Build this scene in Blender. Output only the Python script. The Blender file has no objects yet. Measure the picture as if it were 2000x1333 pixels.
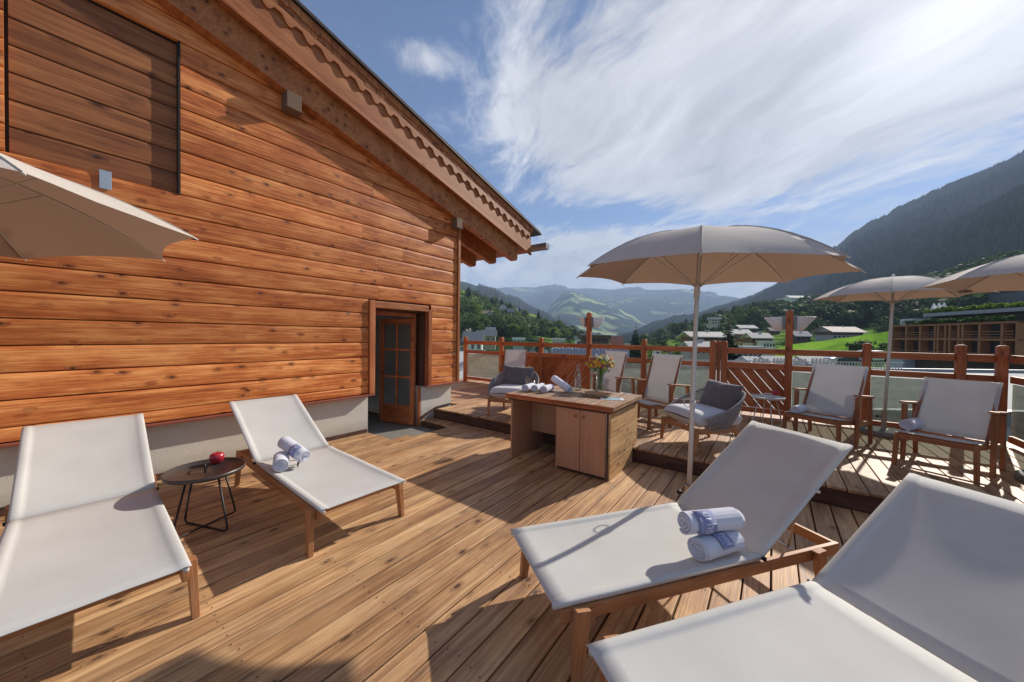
import bpy, bmesh, math, random
from mathutils import Vector, Matrix, noise
R = math.radians
rnd = random.Random(7)
sc = bpy.context.scene
col = sc.collection

# ---------------------------------------------------------------- camera
H, F = 1.55, 690.0
YAW, PITCH, ROLL = R(36.45), R(-0.9), R(0.75)
fw = Vector((-math.sin(YAW) * math.cos(PITCH), math.cos(YAW) * math.cos(PITCH), math.sin(PITCH)))
r0 = Vector((math.cos(YAW), math.sin(YAW), 0)); u0 = r0.cross(fw)
rt = r0 * math.cos(ROLL) + u0 * math.sin(ROLL); up = u0 * math.cos(ROLL) - r0 * math.sin(ROLL)
EYE = Vector((0, 0, H))
cd = bpy.data.cameras.new('camera'); cam = bpy.data.objects.new('camera', cd); col.objects.link(cam)
m3 = Matrix((rt, up, -fw)).transposed()
cam.matrix_world = Matrix.Translation(EYE) @ m3.to_4x4()
cd.sensor_width = 36; cd.lens = 36 * F / 2000; cd.clip_start = 0.05; cd.clip_end = 60000
sc.camera = cam

def ray(x, y): return fw + rt * ((x - 1000) / F) - up * ((y - 666.5) / F)
def at(x, y, d): return EYE + ray(x, y) * d

# ---------------------------------------------------------------- world, sun, exposure
SUN_EL, SUN_AZ = R(31.5), R(74.5)
S = Vector((math.cos(SUN_EL) * math.cos(SUN_AZ), math.cos(SUN_EL) * math.sin(SUN_AZ), math.sin(SUN_EL)))
sc.view_settings.view_transform = 'Standard'; sc.view_settings.look = 'None'
sc.view_settings.exposure = 0.56; sc.view_settings.gamma = 1
w = bpy.data.worlds.new('World'); sc.world = w; w.use_nodes = True
nt = w.node_tree; nt.nodes.clear()
class G:
    """tiny node-graph helper"""
    def __init__(s, nt): s.nt = nt
    def n(s, typ, **kw):
        nd = s.nt.nodes.new(typ)
        for k, v in kw.items():
            if k.startswith('i_'):
                key = k[2:]
                key = int(key) if key.isdigit() else key
                s.set(nd, key, v)
            else: setattr(nd, k, v)
        return nd
    def set(s, nd, key, v):
        sock = nd.inputs[key]
        if hasattr(v, 'is_linked') or v.__class__.__name__.startswith('NodeSocket'): s.nt.links.new(v, sock)
        else: sock.default_value = v
    def m(s, op, a, b=0.0, c=0.0, clamp=False):
        nd = s.nt.nodes.new('ShaderNodeMath'); nd.operation = op; nd.use_clamp = clamp
        s.set(nd, 0, a); s.set(nd, 1, b); s.set(nd, 2, c); return nd.outputs[0]
    def vm(s, op, a, b=(0, 0, 0), out=0):
        nd = s.nt.nodes.new('ShaderNodeVectorMath'); nd.operation = op
        s.set(nd, 0, a)
        if op == 'SCALE': s.set(nd, 3, b)
        else: s.set(nd, 1, b)
        return nd.outputs[out]
    def ramp(s, f, stops, interp='LINEAR'):
        nd = s.nt.nodes.new('ShaderNodeValToRGB'); cr = nd.color_ramp; cr.interpolation = interp
        while len(cr.elements) < len(stops): cr.elements.new(0.5)
        for e, (p, c) in zip(cr.elements, stops):
            e.position = p; e.color = (c[0], c[1], c[2], 1) if hasattr(c, '__len__') else (c, c, c, 1)
        s.set(nd, 0, f); return nd.outputs[0]
    def mix(s, f, a, b, typ='MIX'):
        nd = s.nt.nodes.new('ShaderNodeMixRGB'); nd.blend_type = typ
        s.set(nd, 0, f)
        for i, v in ((1, a), (2, b)):
            s.set(nd, i, (*v, 1) if isinstance(v, tuple) and len(v) == 3 else v)
        return nd.outputs[0]
    def noise(s, v, scale, detail=4, rough=.5, dist=0, out=0):
        nd = s.nt.nodes.new('ShaderNodeTexNoise'); s.set(nd, 'Vector', v); nd.inputs['Scale'].default_value = scale
        nd.inputs['Detail'].default_value = detail; nd.inputs['Roughness'].default_value = rough
        nd.inputs['Distortion'].default_value = dist; return nd.outputs[out]
    def mapr(s, v, a, b, c=0.0, d=1.0, smooth=True):
        nd = s.nt.nodes.new('ShaderNodeMapRange'); nd.interpolation_type = 'SMOOTHSTEP' if smooth else 'LINEAR'
        s.set(nd, 0, v); nd.inputs[1].default_value = a; nd.inputs[2].default_value = b
        nd.inputs[3].default_value = c; nd.inputs[4].default_value = d; return nd.outputs[0]
g = G(nt)
sky = g.n('ShaderNodeTexSky', sky_type='NISHITA', sun_disc=False, sun_elevation=SUN_EL, sun_rotation=R(90) - SUN_AZ,
          altitude=1000, air_density=1.15, dust_density=0.6, ozone_density=2.2)
tc = g.n('ShaderNodeTexCoord'); D = g.vm('NORMALIZE', tc.outputs['Generated'])
sep = g.n('ShaderNodeSeparateXYZ', i_0=D)
z = g.m('MAXIMUM', sep.outputs[2], 0.0)
zz = g.m('ADD', z, 0.09)
px = g.m('DIVIDE', sep.outputs[0], zz); py = g.m('DIVIDE', sep.outputs[1], zz)
P = g.n('ShaderNodeCombineXYZ', i_0=px, i_1=py, i_2=0.0).outputs[0]
def blob(pxl, pyl, size, squash=1.0):       # a soft region of the sky around one direction (px,py only name the direction)
    d = ray(pxl, pyl).normalized()
    dv = g.vm('SUBTRACT', D, tuple(d))
    dv = g.vm('MULTIPLY', dv, (1, 1, squash))
    L = g.vm('LENGTH', dv, out=1)
    return g.mapr(L, 0, size, 1, 0)
warp = g.vm('SCALE', g.vm('SUBTRACT', g.noise(P, 1.1, 4, .5, 0, 1), (.5, .5, .5)), .55)
Pw = g.vm('ADD', P, warp)
rot = g.n('ShaderNodeVectorRotate', i_Vector=Pw, i_Angle=R(38)); rot.rotation_type = 'Z_AXIS'
n1 = g.noise(Pw, 0.9, 8, .55, .2)
n2 = g.noise(g.vm('MULTIPLY', rot.outputs[0], (0.55, 1.7, 1)), 2.2, 9, .62, .5)
n3 = g.noise(g.vm('MULTIPLY', rot.outputs[0], (1, 2.2, 1)), 7.5, 7, .65, .3)
den = g.m('ADD', g.m('MULTIPLY', n1, 1.15), g.m('ADD', g.m('MULTIPLY', n2, 0.95), g.m('MULTIPLY', n3, 0.42)))
den = g.m('SUBTRACT', den, .75)
cov = None
for (bx, by, sz, sq, wt) in ((1500, 120, .85, 1.0, .24), (1120, 210, .40, 1.1, .22), (1850, 180, .7, 1.3, .24), (1250, 330, .34, 2.2, .16), (1050, 545, .6, 3.0, .30), (1560, 500, .6, 3.6, .16),
                             (700, 90, .45, .9, -.27), (860, 330, .22, 1, -.14), (1700, 425, .62, 5.0, -.46), (1180, 420, .32, 5.5, -.34), (905, 160, .12, 1, -.10),
                             (825, 112, .14, 2.8, .30), (620, 40, .15, 1.2, .20)):
    t = g.m('MULTIPLY', blob(bx, by, sz, sq), wt)
    cov = t if cov is None else g.m('ADD', cov, t)
dens = g.m('ADD', den, cov)
mask = g.mapr(dens, .46, .84)
mask = g.m('MULTIPLY', mask, .93)
# thicker cloud is greyer, and cloud near the sun glows (forward scattering)
sd = g.m('MAXIMUM', g.vm('DOT_PRODUCT', D, tuple(S), out=1), 0.0)
glow = g.m('POWER', sd, 14.0)
glow2 = g.m('POWER', sd, 90.0)
thick = g.mapr(dens, .62, 1.02)
shade = g.m('ADD', g.m('MULTIPLY', thick, -.8), 5.6)
texv = g.m('MULTIPLY', g.m('SUBTRACT', n2, .5), 9.0)
lum = g.m('ADD', g.m('ADD', shade, texv), g.m('ADD', g.m('MULTIPLY', glow, 1.1), g.m('MULTIPLY', glow2, 3)))
cl = g.vm('SCALE', (0.955, 0.955, 0.99), lum)
skyc = g.vm('SCALE', sky.outputs[0], 1.0)
skyc = g.mix(1.0, skyc, (0.45, 0.54, 0.69), 'MULTIPLY')
full = g.mix(mask, skyc, cl)
bg = g.n('ShaderNodeBackground', i_Color=full, i_Strength=0.10)
wo = g.n('ShaderNodeOutputWorld'); nt.links.new(bg.outputs[0], wo.inputs[0])

sl = bpy.data.lights.new('sun', 'SUN'); sl.energy = 4.9; sl.angle = R(0.6); sl.color = (1, .925, .82)
so = bpy.data.objects.new('sun', sl); col.objects.link(so)
so.rotation_mode = 'QUATERNION'; so.rotation_quaternion = S.to_track_quat('Z', 'Y')

sc.cycles.use_denoising = True
sc.cycles.max_bounces = 7; sc.cycles.diffuse_bounces = 4; sc.cycles.transparent_max_bounces = 12; sc.cycles.volume_bounces = 1
sc.cycles.sample_clamp_indirect = 6

# ---------------------------------------------------------------- mesh helper
class M:
    def __init__(s): s.v, s.f, s.gc, s.r = [], [], [], []
    def add(s, vs, fs, gcs=None, r=None):
        b = len(s.v); r = rnd.random() if r is None else r
        s.v += [tuple(v) for v in vs]; s.f += [tuple(i + b for i in f) for f in fs]
        s.gc += [tuple(q) for q in (gcs if gcs is not None else vs)]; s.r += [r] * len(vs)
    def beam(s, p0, p1, w, h, upv=(0, 0, 1), w1=None, h1=None, r=None):
        """box from p0 to p1, w across, h along upv; grain runs along it"""
        p0, p1 = Vector(p0), Vector(p1); d = p1 - p0; L = d.length; d.normalize()
        upv = Vector(upv); x = d.cross(upv)
        if x.length < 1e-5: x = d.cross(Vector((0, 1, 0)))
        x.normalize(); z = x.cross(d)
        w1 = w if w1 is None else w1; h1 = h if h1 is None else h1
        o = Vector((rnd.random() * 40, rnd.random() * 40, rnd.random() * 40))
        vs, gs = [], []
        for P, ww, hh, l in ((p0, w, h, 0), (p1, w1, h1, L)):
            for a, b in ((-1, -1), (1, -1), (1, 1), (-1, 1)):
                vs.append(P + x * (a * ww / 2) + z * (b * hh / 2)); gs.append(o + Vector((l, a * ww / 2, b * hh / 2)))
        s.add(vs, [(0, 1, 2, 3), (4, 7, 6, 5), (0, 4, 5, 1), (1, 5, 6, 2), (2, 6, 7, 3), (3, 7, 4, 0)], gs, r)
    def box(s, x0, x1, y0, y1, z0, z1, grain=0, r=None):
        c = [(x0 + x1) / 2, (y0 + y1) / 2, (z0 + z1) / 2]
        if grain == 0: s.beam((x0, c[1], c[2]), (x1, c[1], c[2]), abs(y1 - y0), z1 - z0, r=r)
        elif grain == 1: s.beam((c[0], y0, c[2]), (c[0], y1, c[2]), abs(x1 - x0), z1 - z0, r=r)
        else: s.beam((c[0], c[1], z0), (c[0], c[1], z1), abs(x1 - x0), y1 - y0, upv=(0, 1, 0), r=r)
    def tube(s, pts, rad, n=10, caps=True, r=None, closed=False):
        pts = [Vector(p) for p in pts]; k = len(pts); rads = rad if hasattr(rad, '__len__') else [rad] * k
        vs, fs, gs = [], [], []; prev = None; L = 0
        for i, p in enumerate(pts):
            if closed: t = pts[(i + 1) % k] - pts[i - 1]
            else: t = pts[min(i + 1, k - 1)] - pts[max(i - 1, 0)]
            t.normalize()
            if prev is None:
                a = t.orthogonal().normalized()
            else: a = (prev - t * prev.dot(t)).normalized()
            prev = a; b = t.cross(a)
            if i: L += (p - pts[i - 1]).length
            for j in range(n):
                q = 2 * math.pi * j / n; o = a * math.cos(q) * rads[i] + b * math.sin(q) * rads[i]
                vs.append(p + o); gs.append((L, o.dot(a), o.dot(b)))
        for i in range(k if closed else k - 1):
            for j in range(n):
                i2 = (i + 1) % k
                fs.append((i * n + j, i * n + (j + 1) % n, i2 * n + (j + 1) % n, i2 * n + j))
        if caps and not closed: fs.append(tuple(reversed(range(n)))); fs.append(tuple((k - 1) * n + j for j in range(n)))
        s.add(vs, fs, gs, r)
    def lathe(s, prof, c=(0, 0, 0), n=24, r=None, sx=1, sy=1, start=0, sweep=2 * math.pi):
        c = Vector(c); vs, fs = [], []; k = len(prof); full = abs(sweep - 2 * math.pi) < 1e-6; nn = n if full else n + 1
        for (rad, z) in prof:
            for j in range(nn):
                q = start + sweep * j / n; vs.append(c + Vector((rad * math.cos(q) * sx, rad * math.sin(q) * sy, z)))
        for i in range(k - 1):
            for j in range(n):
                j2 = (j + 1) % nn
                fs.append((i * nn + j, i * nn + j2, (i + 1) * nn + j2, (i + 1) * nn + j))
        if full:
            if prof[0][0] > 1e-4: fs.append(tuple(reversed(range(nn))))
            if prof[-1][0] > 1e-4: fs.append(tuple((k - 1) * nn + j for j in range(nn)))
        s.add(vs, fs, None, r)
    def prism(s, poly, ext, r=None):
        """poly: list of 3D points, extruded by vector ext"""
        n = len(poly); poly = [Vector(p) for p in poly]; e = Vector(ext)
        o = Vector((rnd.random() * 40, 0, 0))
        vs = poly + [p + e for p in poly]
        s.add(vs, [tuple(reversed(range(n))), tuple(range(n, 2 * n))] + [(i, (i + 1) % n, (i + 1) % n + n, i + n) for i in range(n)], [v + o for v in vs], r)
    def grid(s, fn, nu, nv, r=None, closeu=False):
        vs = [fn(i / nu, j / nv) for i in range(nu + 1) for j in range(nv + 1)]
        fs = [(i * (nv + 1) + j, i * (nv + 1) + j + 1, (i + 1) * (nv + 1) + j + 1, (i + 1) * (nv + 1) + j) for i in range(nu) for j in range(nv)]
        s.add(vs, fs, None, r)
    def mesh(s, name, mat=None, smooth=False):
        me = bpy.data.meshes.new(name); me.from_pydata(s.v, [], s.f)
        a = me.attributes.new('gc', 'FLOAT_VECTOR', 'POINT'); a.data.foreach_set('vector', [c for q in s.gc for c in q])
        a = me.attributes.new('rnd', 'FLOAT', 'POINT'); a.data.foreach_set('value', s.r)
        if mat: me.materials.append(mat)
        if smooth: me.polygons.foreach_set('use_smooth', [True] * len(me.polygons))
        me.update(); return me
    def build(s, name, mat, parent=None, smooth=False, bevel=0, solid=0, sub=0, fix=True, solid_off=0):
        me = s.mesh(name, mat, smooth)
        if fix and len(s.f) < 30000:
            bm = bmesh.new(); bm.from_mesh(me); bmesh.ops.recalc_face_normals(bm, faces=bm.faces); bm.to_mesh(me); bm.free()
        o = bpy.data.objects.new(name, me); col.objects.link(o)
        if parent: o.parent = parent
        if sub: q = o.modifiers.new('sub', 'SUBSURF'); q.levels = sub; q.render_levels = sub
        if solid: q = o.modifiers.new('solid', 'SOLIDIFY'); q.thickness = solid; q.offset = solid_off
        if bevel: q = o.modifiers.new('bevel', 'BEVEL'); q.width = bevel; q.segments = 2; q.limit_method = 'ANGLE'; q.angle_limit = R(40)
        return o
def tag(o, label=None, cat=None, group=None, kind=None):
    if label: o['label'] = label
    if cat: o['category'] = cat
    if group: o['group'] = group
    if kind: o['kind'] = kind
    return o
def empty(name, loc, rz=0, label=None, cat=None, group=None, sc_=1):
    o = bpy.data.objects.new(name, None); col.objects.link(o); o.location = loc; o.rotation_euler = (0, 0, rz); o.scale = (sc_,) * 3
    o.empty_display_size = .1
    return tag(o, label, cat, group)
def copy_tree(o, parent=None):
    c = o.copy(); col.objects.link(c)
    if parent: c.parent = parent
    for ch in list(o.children): copy_tree(ch, c)
    return c
def structure(o): o['kind'] = 'structure'; return o

# ---------------------------------------------------------------- materials
def new_mat(name):
    m = bpy.data.materials.new(name); m.use_nodes = True; nt = m.node_tree; nt.nodes.clear()
    g = G(nt); out = g.n('ShaderNodeOutputMaterial'); b = g.n('ShaderNodeBsdfPrincipled'); nt.links.new(b.outputs[0], out.inputs[0])
    return m, g, b, out
def bump(g, b, h, strength=.3, dist=.01):
    nd = g.n('ShaderNodeBump', i_Strength=strength, i_Distance=dist, i_Height=h); g.nt.links.new(nd.outputs[0], b.inputs['Normal'])
def plain(name, c, rough=.5, metal=0, var=.12, scale=30, bmp=0.0, spec=.5):
    m, g, b, out = new_mat(name); t = g.n('ShaderNodeTexCoord').outputs['Object']
    n = g.noise(t, scale, 4); n2 = g.noise(t, scale / 9, 3)
    f = g.m('ADD', g.m('MULTIPLY', n, .5), g.m('MULTIPLY', n2, .5))
    cc = g.mix(f, tuple(x * (1 - var * 1.6) for x in c), tuple(min(1, x * (1 + var * 1.6)) for x in c))
    g.set(b, 'Base Color', cc); b.inputs['Metallic'].default_value = metal; b.inputs['Specular IOR Level'].default_value = spec
    g.set(b, 'Roughness', g.m('ADD', g.m('MULTIPLY', f, .2), rough - .1))
    if bmp: bump(g, b, n, bmp, .004)
    return m
def wood(name, dark, mid, light, rough=.55, knots=.5, s=1.0, tint=.35, grey=0.0, bmp=.25, nails=False, spec=.35, wear=0.0):
    m, g, b, out = new_mat(name)
    gc = g.n('ShaderNodeAttribute', attribute_name='gc').outputs['Vector']
    rv = g.n('ShaderNodeAttribute', attribute_name='rnd').outputs['Fac']
    gc = g.vm('ADD', gc, g.vm('SCALE', (13.1, 7.7, 3.3), rv))
    # knots bend the grain round them
    kc = g.vm('MULTIPLY', gc, (4.2 * s, 8.5 * s, 8.5 * s))
    vo = g.nt.nodes.new('ShaderNodeTexVoronoi'); vo.feature = 'F1'; g.set(vo, 'Vector', kc); vo.inputs['Scale'].default_value = 1; vo.inputs['Randomness'].default_value = 1
    kd = vo.outputs['Distance']
    ksel = g.m('GREATER_THAN', g.n('ShaderNodeSeparateColor', i_0=vo.outputs['Color']).outputs[0], 1 - knots)
    kdn = g.m('ADD', kd, g.m('MULTIPLY', g.noise(gc, 45 * s, 3), .16))
    core = g.m('MULTIPLY', g.mapr(kdn, .15, .25, 1, 0), ksel)
    halo = g.m('MULTIPLY', g.mapr(kdn, .16, .50, 1, 0), ksel)
    bend = g.m('MULTIPLY', g.m('MULTIPLY', halo, halo), .05)
    wob = g.m('MULTIPLY', g.m('SUBTRACT', g.noise(g.vm('MULTIPLY', gc, (1.6 * s, 3 * s, 3 * s)), 1, 3), .5), .035 / s)
    gv = g.vm('ADD', gc, g.n('ShaderNodeCombineXYZ', i_0=0.0, i_1=g.m('ADD', bend, wob), i_2=bend).outputs[0])
    f1 = g.noise(g.vm('MULTIPLY', gv, (1.1 * s, 34 * s, 34 * s)), 1, 7, .68)
    f2 = g.noise(g.vm('MULTIPLY', gv, (2.5 * s, 120 * s, 120 * s)), 1, 3, .6)
    f3 = g.noise(g.vm('MULTIPLY', gc, (1.3 * s, 4.5 * s, 4.5 * s)), 1, 4, .6)
    f = g.m('ADD', g.m('MULTIPLY', f1, .50), g.m('ADD', g.m('MULTIPLY', f2, .22), g.m('MULTIPLY', f3, .38)))
    c = g.ramp(f, ((.40, dark), (.535, mid), (.67, light)))
    val = g.m('ADD', g.m('MULTIPLY', g.m('FRACT', g.m('MULTIPLY', rv, 7.31)), tint), 1 - tint / 2)
    c = g.vm('MULTIPLY', c, g.n('ShaderNodeCombineXYZ', i_0=val, i_1=g.m('POWER', val, 1.15), i_2=g.m('POWER', val, 1.3)).outputs[0])
    c = g.mix(g.m('MULTIPLY', halo, .55), c, tuple(x * .75 for x in dark))
    c = g.mix(g.m('MULTIPLY', core, .85), c, tuple(x * .28 for x in dark))
    if wear:   # dark water and dirt stains
        st = g.noise(g.vm('MULTIPLY', gc, (2.2, 7, 7)), 1, 5, .65)
        st = g.mapr(st, .56, .74, 0, wear); c = g.mix(st, c, tuple(x * .42 for x in mid))
    if grey: 
        gr = g.mapr(g.noise(gc, 1.1, 5, .7), .42, .66, 0, grey); c = g.mix(gr, c, (.33, .30, .27))
    g.set(b, 'Base Color', c); b.inputs['Specular IOR Level'].default_value = spec
    g.set(b, 'Roughness', g.m('ADD', g.m('MULTIPLY', f, .35), rough - .18))
    bump(g, b, g.m('ADD', g.m('MULTIPLY', f1, .6), g.m('SUBTRACT', g.m('MULTIPLY', f2, .4), g.m('MULTIPLY', core, .5))), bmp, .006)
    return m
WD = dict(
    siding=wood('siding_wood', (.22, .044, .010), (.58, .165, .038), (.90, .39, .125), .45, .45, 1.25, .46, bmp=.5, wear=.42),
    panel=wood('shaded_shutter_wood', (.12, .035, .012), (.25, .085, .027), (.40, .16, .055), .55, .5, .8, .25),  # darker than the siding: shade on the recessed panel is put into the colour
    deck=wood('deck_wood', (.16, .072, .032), (.42, .225, .098), (.66, .42, .21), .56, .34, 1.15, .32, grey=.12, bmp=.5, wear=.5, spec=.5),
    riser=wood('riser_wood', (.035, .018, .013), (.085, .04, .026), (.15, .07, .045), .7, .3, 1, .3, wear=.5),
    fence=wood('fence_wood', (.20, .048, .016), (.40, .115, .038), (.55, .20, .075), .5, .35, 1.0, .22, bmp=.2),
    eave=wood('eave_wood', (.20, .055, .016), (.38, .125, .038), (.52, .21, .075), .55, .3, 1, .3),
    teak=wood('teak', (.26, .105, .042), (.42, .19, .08), (.54, .27, .125), .42, .06, 2.2, .16, bmp=.12),
    dteak=wood('brown_teak', (.17, .06, .026), (.30, .12, .052), (.42, .19, .085), .42, .06, 2.2, .2, bmp=.12),
    desk=wood('desk_plank', (.30, .15, .06), (.52, .30, .13), (.66, .43, .21), .6, .8, 1.3, .2, bmp=.4, wear=.5),
    dtop=wood('desk_slat', (.14, .065, .035), (.36, .19, .10), (.52, .33, .20), .6, .2, 1.6, .5, grey=.5, bmp=.4, wear=.6),
    beech=wood('beech_laminate', (.45, .215, .115), (.53, .27, .15), (.58, .31, .175), .38, .0, 1.6, .08, bmp=.03),
)
def sling_mat():
    m, g, b, out = new_mat('sling_fabric')
    t = g.n('ShaderNodeTexCoord').outputs['Object']
    wv = g.n('ShaderNodeTexWave', i_Vector=t, i_Scale=160.0, i_Distortion=.6); wv.bands_direction = 'X'
    wy = g.n('ShaderNodeTexWave', i_Vector=t, i_Scale=160.0, i_Distortion=.6); wy.bands_direction = 'Y'
    k = g.m('MULTIPLY', wv.outputs['Fac'], wy.outputs['Fac'])
    ns = g.noise(t, 3, 5, .6); nf = g.noise(t, 240, 2)
    f = g.m('ADD', g.m('MULTIPLY', ns, .6), g.m('MULTIPLY', nf, .4))
    c = g.ramp(f, ((.3, (.70, .695, .665)), (.7, (.83, .825, .80))))
    g.set(b, 'Base Color', c); b.inputs['Roughness'].default_value = .75; b.inputs['Specular IOR Level'].default_value = .25
    bump(g, b, g.m('ADD', k, g.m('MULTIPLY', nf, .6)), .25, .002)
    tr = g.n('ShaderNodeBsdfTranslucent', i_Color=g.mix(.5, c, (.62, .60, .57)))
    tp = g.n('ShaderNodeBsdfTransparent')
    m1 = g.n('ShaderNodeMixShader', i_0=.30, i_1=b.outputs[0], i_2=tr.outputs[0])
    m2 = g.n('ShaderNodeMixShader', i_0=.07, i_1=m1.outputs[0], i_2=tp.outputs[0])
    g.nt.links.new(m2.outputs[0], out.inputs[0]); return m
def canopy_mat():
    m, g, b, out = new_mat('parasol_canvas'); t = g.n('ShaderNodeTexCoord').outputs['Object']
    nf = g.noise(g.vm('MULTIPLY', t, (1, 1, 3)), 60, 5, .7); ns = g.noise(t, 2.5, 4)
    f = g.m('ADD', g.m('MULTIPLY', nf, .5), g.m('MULTIPLY', ns, .5))
    c = g.ramp(f, ((.3, (.58, .52, .46)), (.7, (.72, .655, .585))))
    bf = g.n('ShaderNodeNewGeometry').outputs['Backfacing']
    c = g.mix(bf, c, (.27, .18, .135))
    g.set(b, 'Base Color', c); b.inputs['Roughness'].default_value = .85; b.inputs['Specular IOR Level'].default_value = .15
    bump(g, b, nf, .3, .003)
    tr = g.n('ShaderNodeBsdfTranslucent', i_Color=(.42, .27, .18, 1))
    m1 = g.n('ShaderNodeMixShader', i_0=.20, i_1=b.outputs[0], i_2=tr.outputs[0])
    g.nt.links.new(m1.outputs[0], out.inputs[0]); return m
def plaster_mat():
    m, g, b, out = new_mat('plaster'); t = g.n('ShaderNodeNewGeometry').outputs['Position']
    n = g.noise(t, 110, 4, .7); l = g.noise(g.vm('MULTIPLY', t, (2, 2, 5)), 1, 6, .65)
    zz_ = g.n('ShaderNodeSeparateXYZ', i_0=t).outputs[2]
    dirt = g.m('MULTIPLY', g.mapr(g.m('SUBTRACT', zz_, g.m('MULTIPLY', l, .30)), -.16, .10, 1, 0), .6)
    c = g.mix(l, (.58, .55, .47), (.74, .71, .63)); c = g.mix(dirt, c, (.26, .21, .16))
    g.set(b, 'Base Color', c); b.inputs['Roughness'].default_value = .9; bump(g, b, n, 1.0, .005); return m
def cloth(name, c, scale=260, bmp=.5, sheen=.3, var=.1, streak=False):
    m, g, b, out = new_mat(name); t = g.n('ShaderNodeTexCoord').outputs['Object']
    if streak: t = g.vm('MULTIPLY', t, (1, 1, 6))
    n = g.noise(t, scale, 3, .7); n2 = g.noise(t, 8, 4)
    cc = g.mix(g.m('ADD', g.m('MULTIPLY', n, .5), g.m('MULTIPLY', n2, .5)), tuple(x * (1 - 2 * var) for x in c), tuple(min(1, x * (1 + 2 * var)) for x in c))
    g.set(b, 'Base Color', cc); b.inputs['Roughness'].default_value = .9; b.inputs['Sheen Weight'].default_value = sheen; b.inputs['Specular IOR Level'].default_value = .1
    bump(g, b, g.m('ADD', n, g.m('MULTIPLY', n2, .6)), bmp, .004); return m
def glass(name, c=(1, 1, 1), rough=0.0, ior=1.45):
    m, g, b, out = new_mat(name); b.inputs['Base Color'].default_value = (*c, 1); b.inputs['Transmission Weight'].default_value = 1
    b.inputs['Roughness'].default_value = rough; b.inputs['IOR'].default_value = ior; return m
def thin_glass(name, tint):
    m, g, b, out = new_mat(name); b.inputs['Roughness'].default_value = .03; b.inputs['Base Color'].default_value = (*tint, 1)
    tp = g.n('ShaderNodeBsdfTransparent', i_Color=(.93, .97, .94, 1)); gl = g.n('ShaderNodeBsdfGlossy', i_Roughness=.02)
    lw = g.n('ShaderNodeLayerWeight', i_Blend=.35); f = g.m('ADD', g.m('MULTIPLY', lw.outputs['Facing'], .45), .05)
    mx = g.n('ShaderNodeMixShader', i_0=f, i_1=tp.outputs[0], i_2=gl.outputs[0]); g.nt.links.new(mx.outputs[0], out.inputs[0]); return m
def frosted():
    m, g, b, out = new_mat('frosted_panel'); t = g.n('ShaderNodeTexCoord').outputs['Object']
    n = g.noise(g.vm('MULTIPLY', t, (1, 1, 2.5)), 5, 5, .6); n2 = g.noise(g.vm('MULTIPLY', t, (30, 30, 60)), 1, 3)
    g.set(b, 'Base Color', g.ramp(n, ((.3, (.36, .41, .37)), (.7, (.60, .64, .58))))); b.inputs['Roughness'].default_value = .25
    bump(g, b, n2, .3, .004)
    tp = g.n('ShaderNodeBsdfTransparent', i_Color=(.80, .86, .80, 1))
    mx = g.n('ShaderNodeMixShader', i_0=.42, i_1=b.outputs[0], i_2=tp.outputs[0]); g.nt.links.new(mx.outputs[0], out.inputs[0]); return m
MT = dict(
    sling=sling_mat(), canopy=canopy_mat(), towel=cloth('terry_towel', (.74, .75, .84), 420, 1.0, .4, .1), band=cloth('towel_band', (.27, .29, .47), 420, .5, .2),
    letters=cloth('towel_lettering', (.55, .57, .74), 420, .3, .2), cushion=cloth('white_cushion', (.62, .61, .62), 300, .3, .2, .05),
    dark_cushion=cloth('grey_cushion', (.145, .13, .135), 200, .5, .3, .14, True), rope=cloth('grey_rope', (.30, .28, .27), 300, .6, .1, .15),
    black=plain('black_metal', (.025, .022, .022), .45, .3), darktray=plain('dark_tray', (.055, .042, .036), .38, .1, .2, 12), white_metal=plain('white_metal', (.62, .60, .56), .4, .1),
    steel=plain('steel', (.45, .43, .40), .3, .9), alu=plain('pole_aluminium', (.60, .59, .57), .42, .25, .06), granite=plain('granite', (.20, .20, .19), .7, 0, .5, 90, .4),
    plaster=plaster_mat(), white=plain('white_paint', (.66, .66, .64), .6, 0, .05), zinc=plain('zinc', (.22, .23, .26), .4, .7, .2, 15),
    dark=plain('dark_gap', (.02, .016, .013), .9), floor=plain('grey_screed', (.20, .19, .165), .6, 0, .25, 8), glass=thin_glass('clear_glass', (.9, .95, .92)), pane=glass('door_glass'), frost=frosted(),
    lamp=plain('lamp_shade_white', (.80, .79, .76), .4, 0, .03), apple=plain('red_apple', (.42, .018, .035), .28, 0, .35, 18, 0, .6), grey_fix=plain('lamp_bracket', (.24, .24, .25), .5, .4),
    roof=plain('roof_shingle', (.10, .062, .046), .8, 0, .35, 25, .5), red_edge=plain('painted_ledge', (.27, .075, .045), .55, 0, .15), conc=plain('grey_concrete', (.38, .38, .37), .85, 0, .12, 6),
    paper=plain('paper', (.62, .64, .62), .7, 0, .1, 10), bluepaper=plain('printed_paper', (.20, .38, .52), .5, 0, .7, 40), kraft=plain('kraft', (.40, .27, .16), .8, 0, .12), stem=plain('stems', (.13, .26, .05), .6, 0, .4, 60),
    bat=plain('box_wood', (.17, .10, .06), .8, 0, .2, 30), galv=plain('galvanised_plate', (.42, .47, .52), .45, .6, .1, 30), water=glass('water', (1, 1, 1), 0, 1.33))

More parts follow.
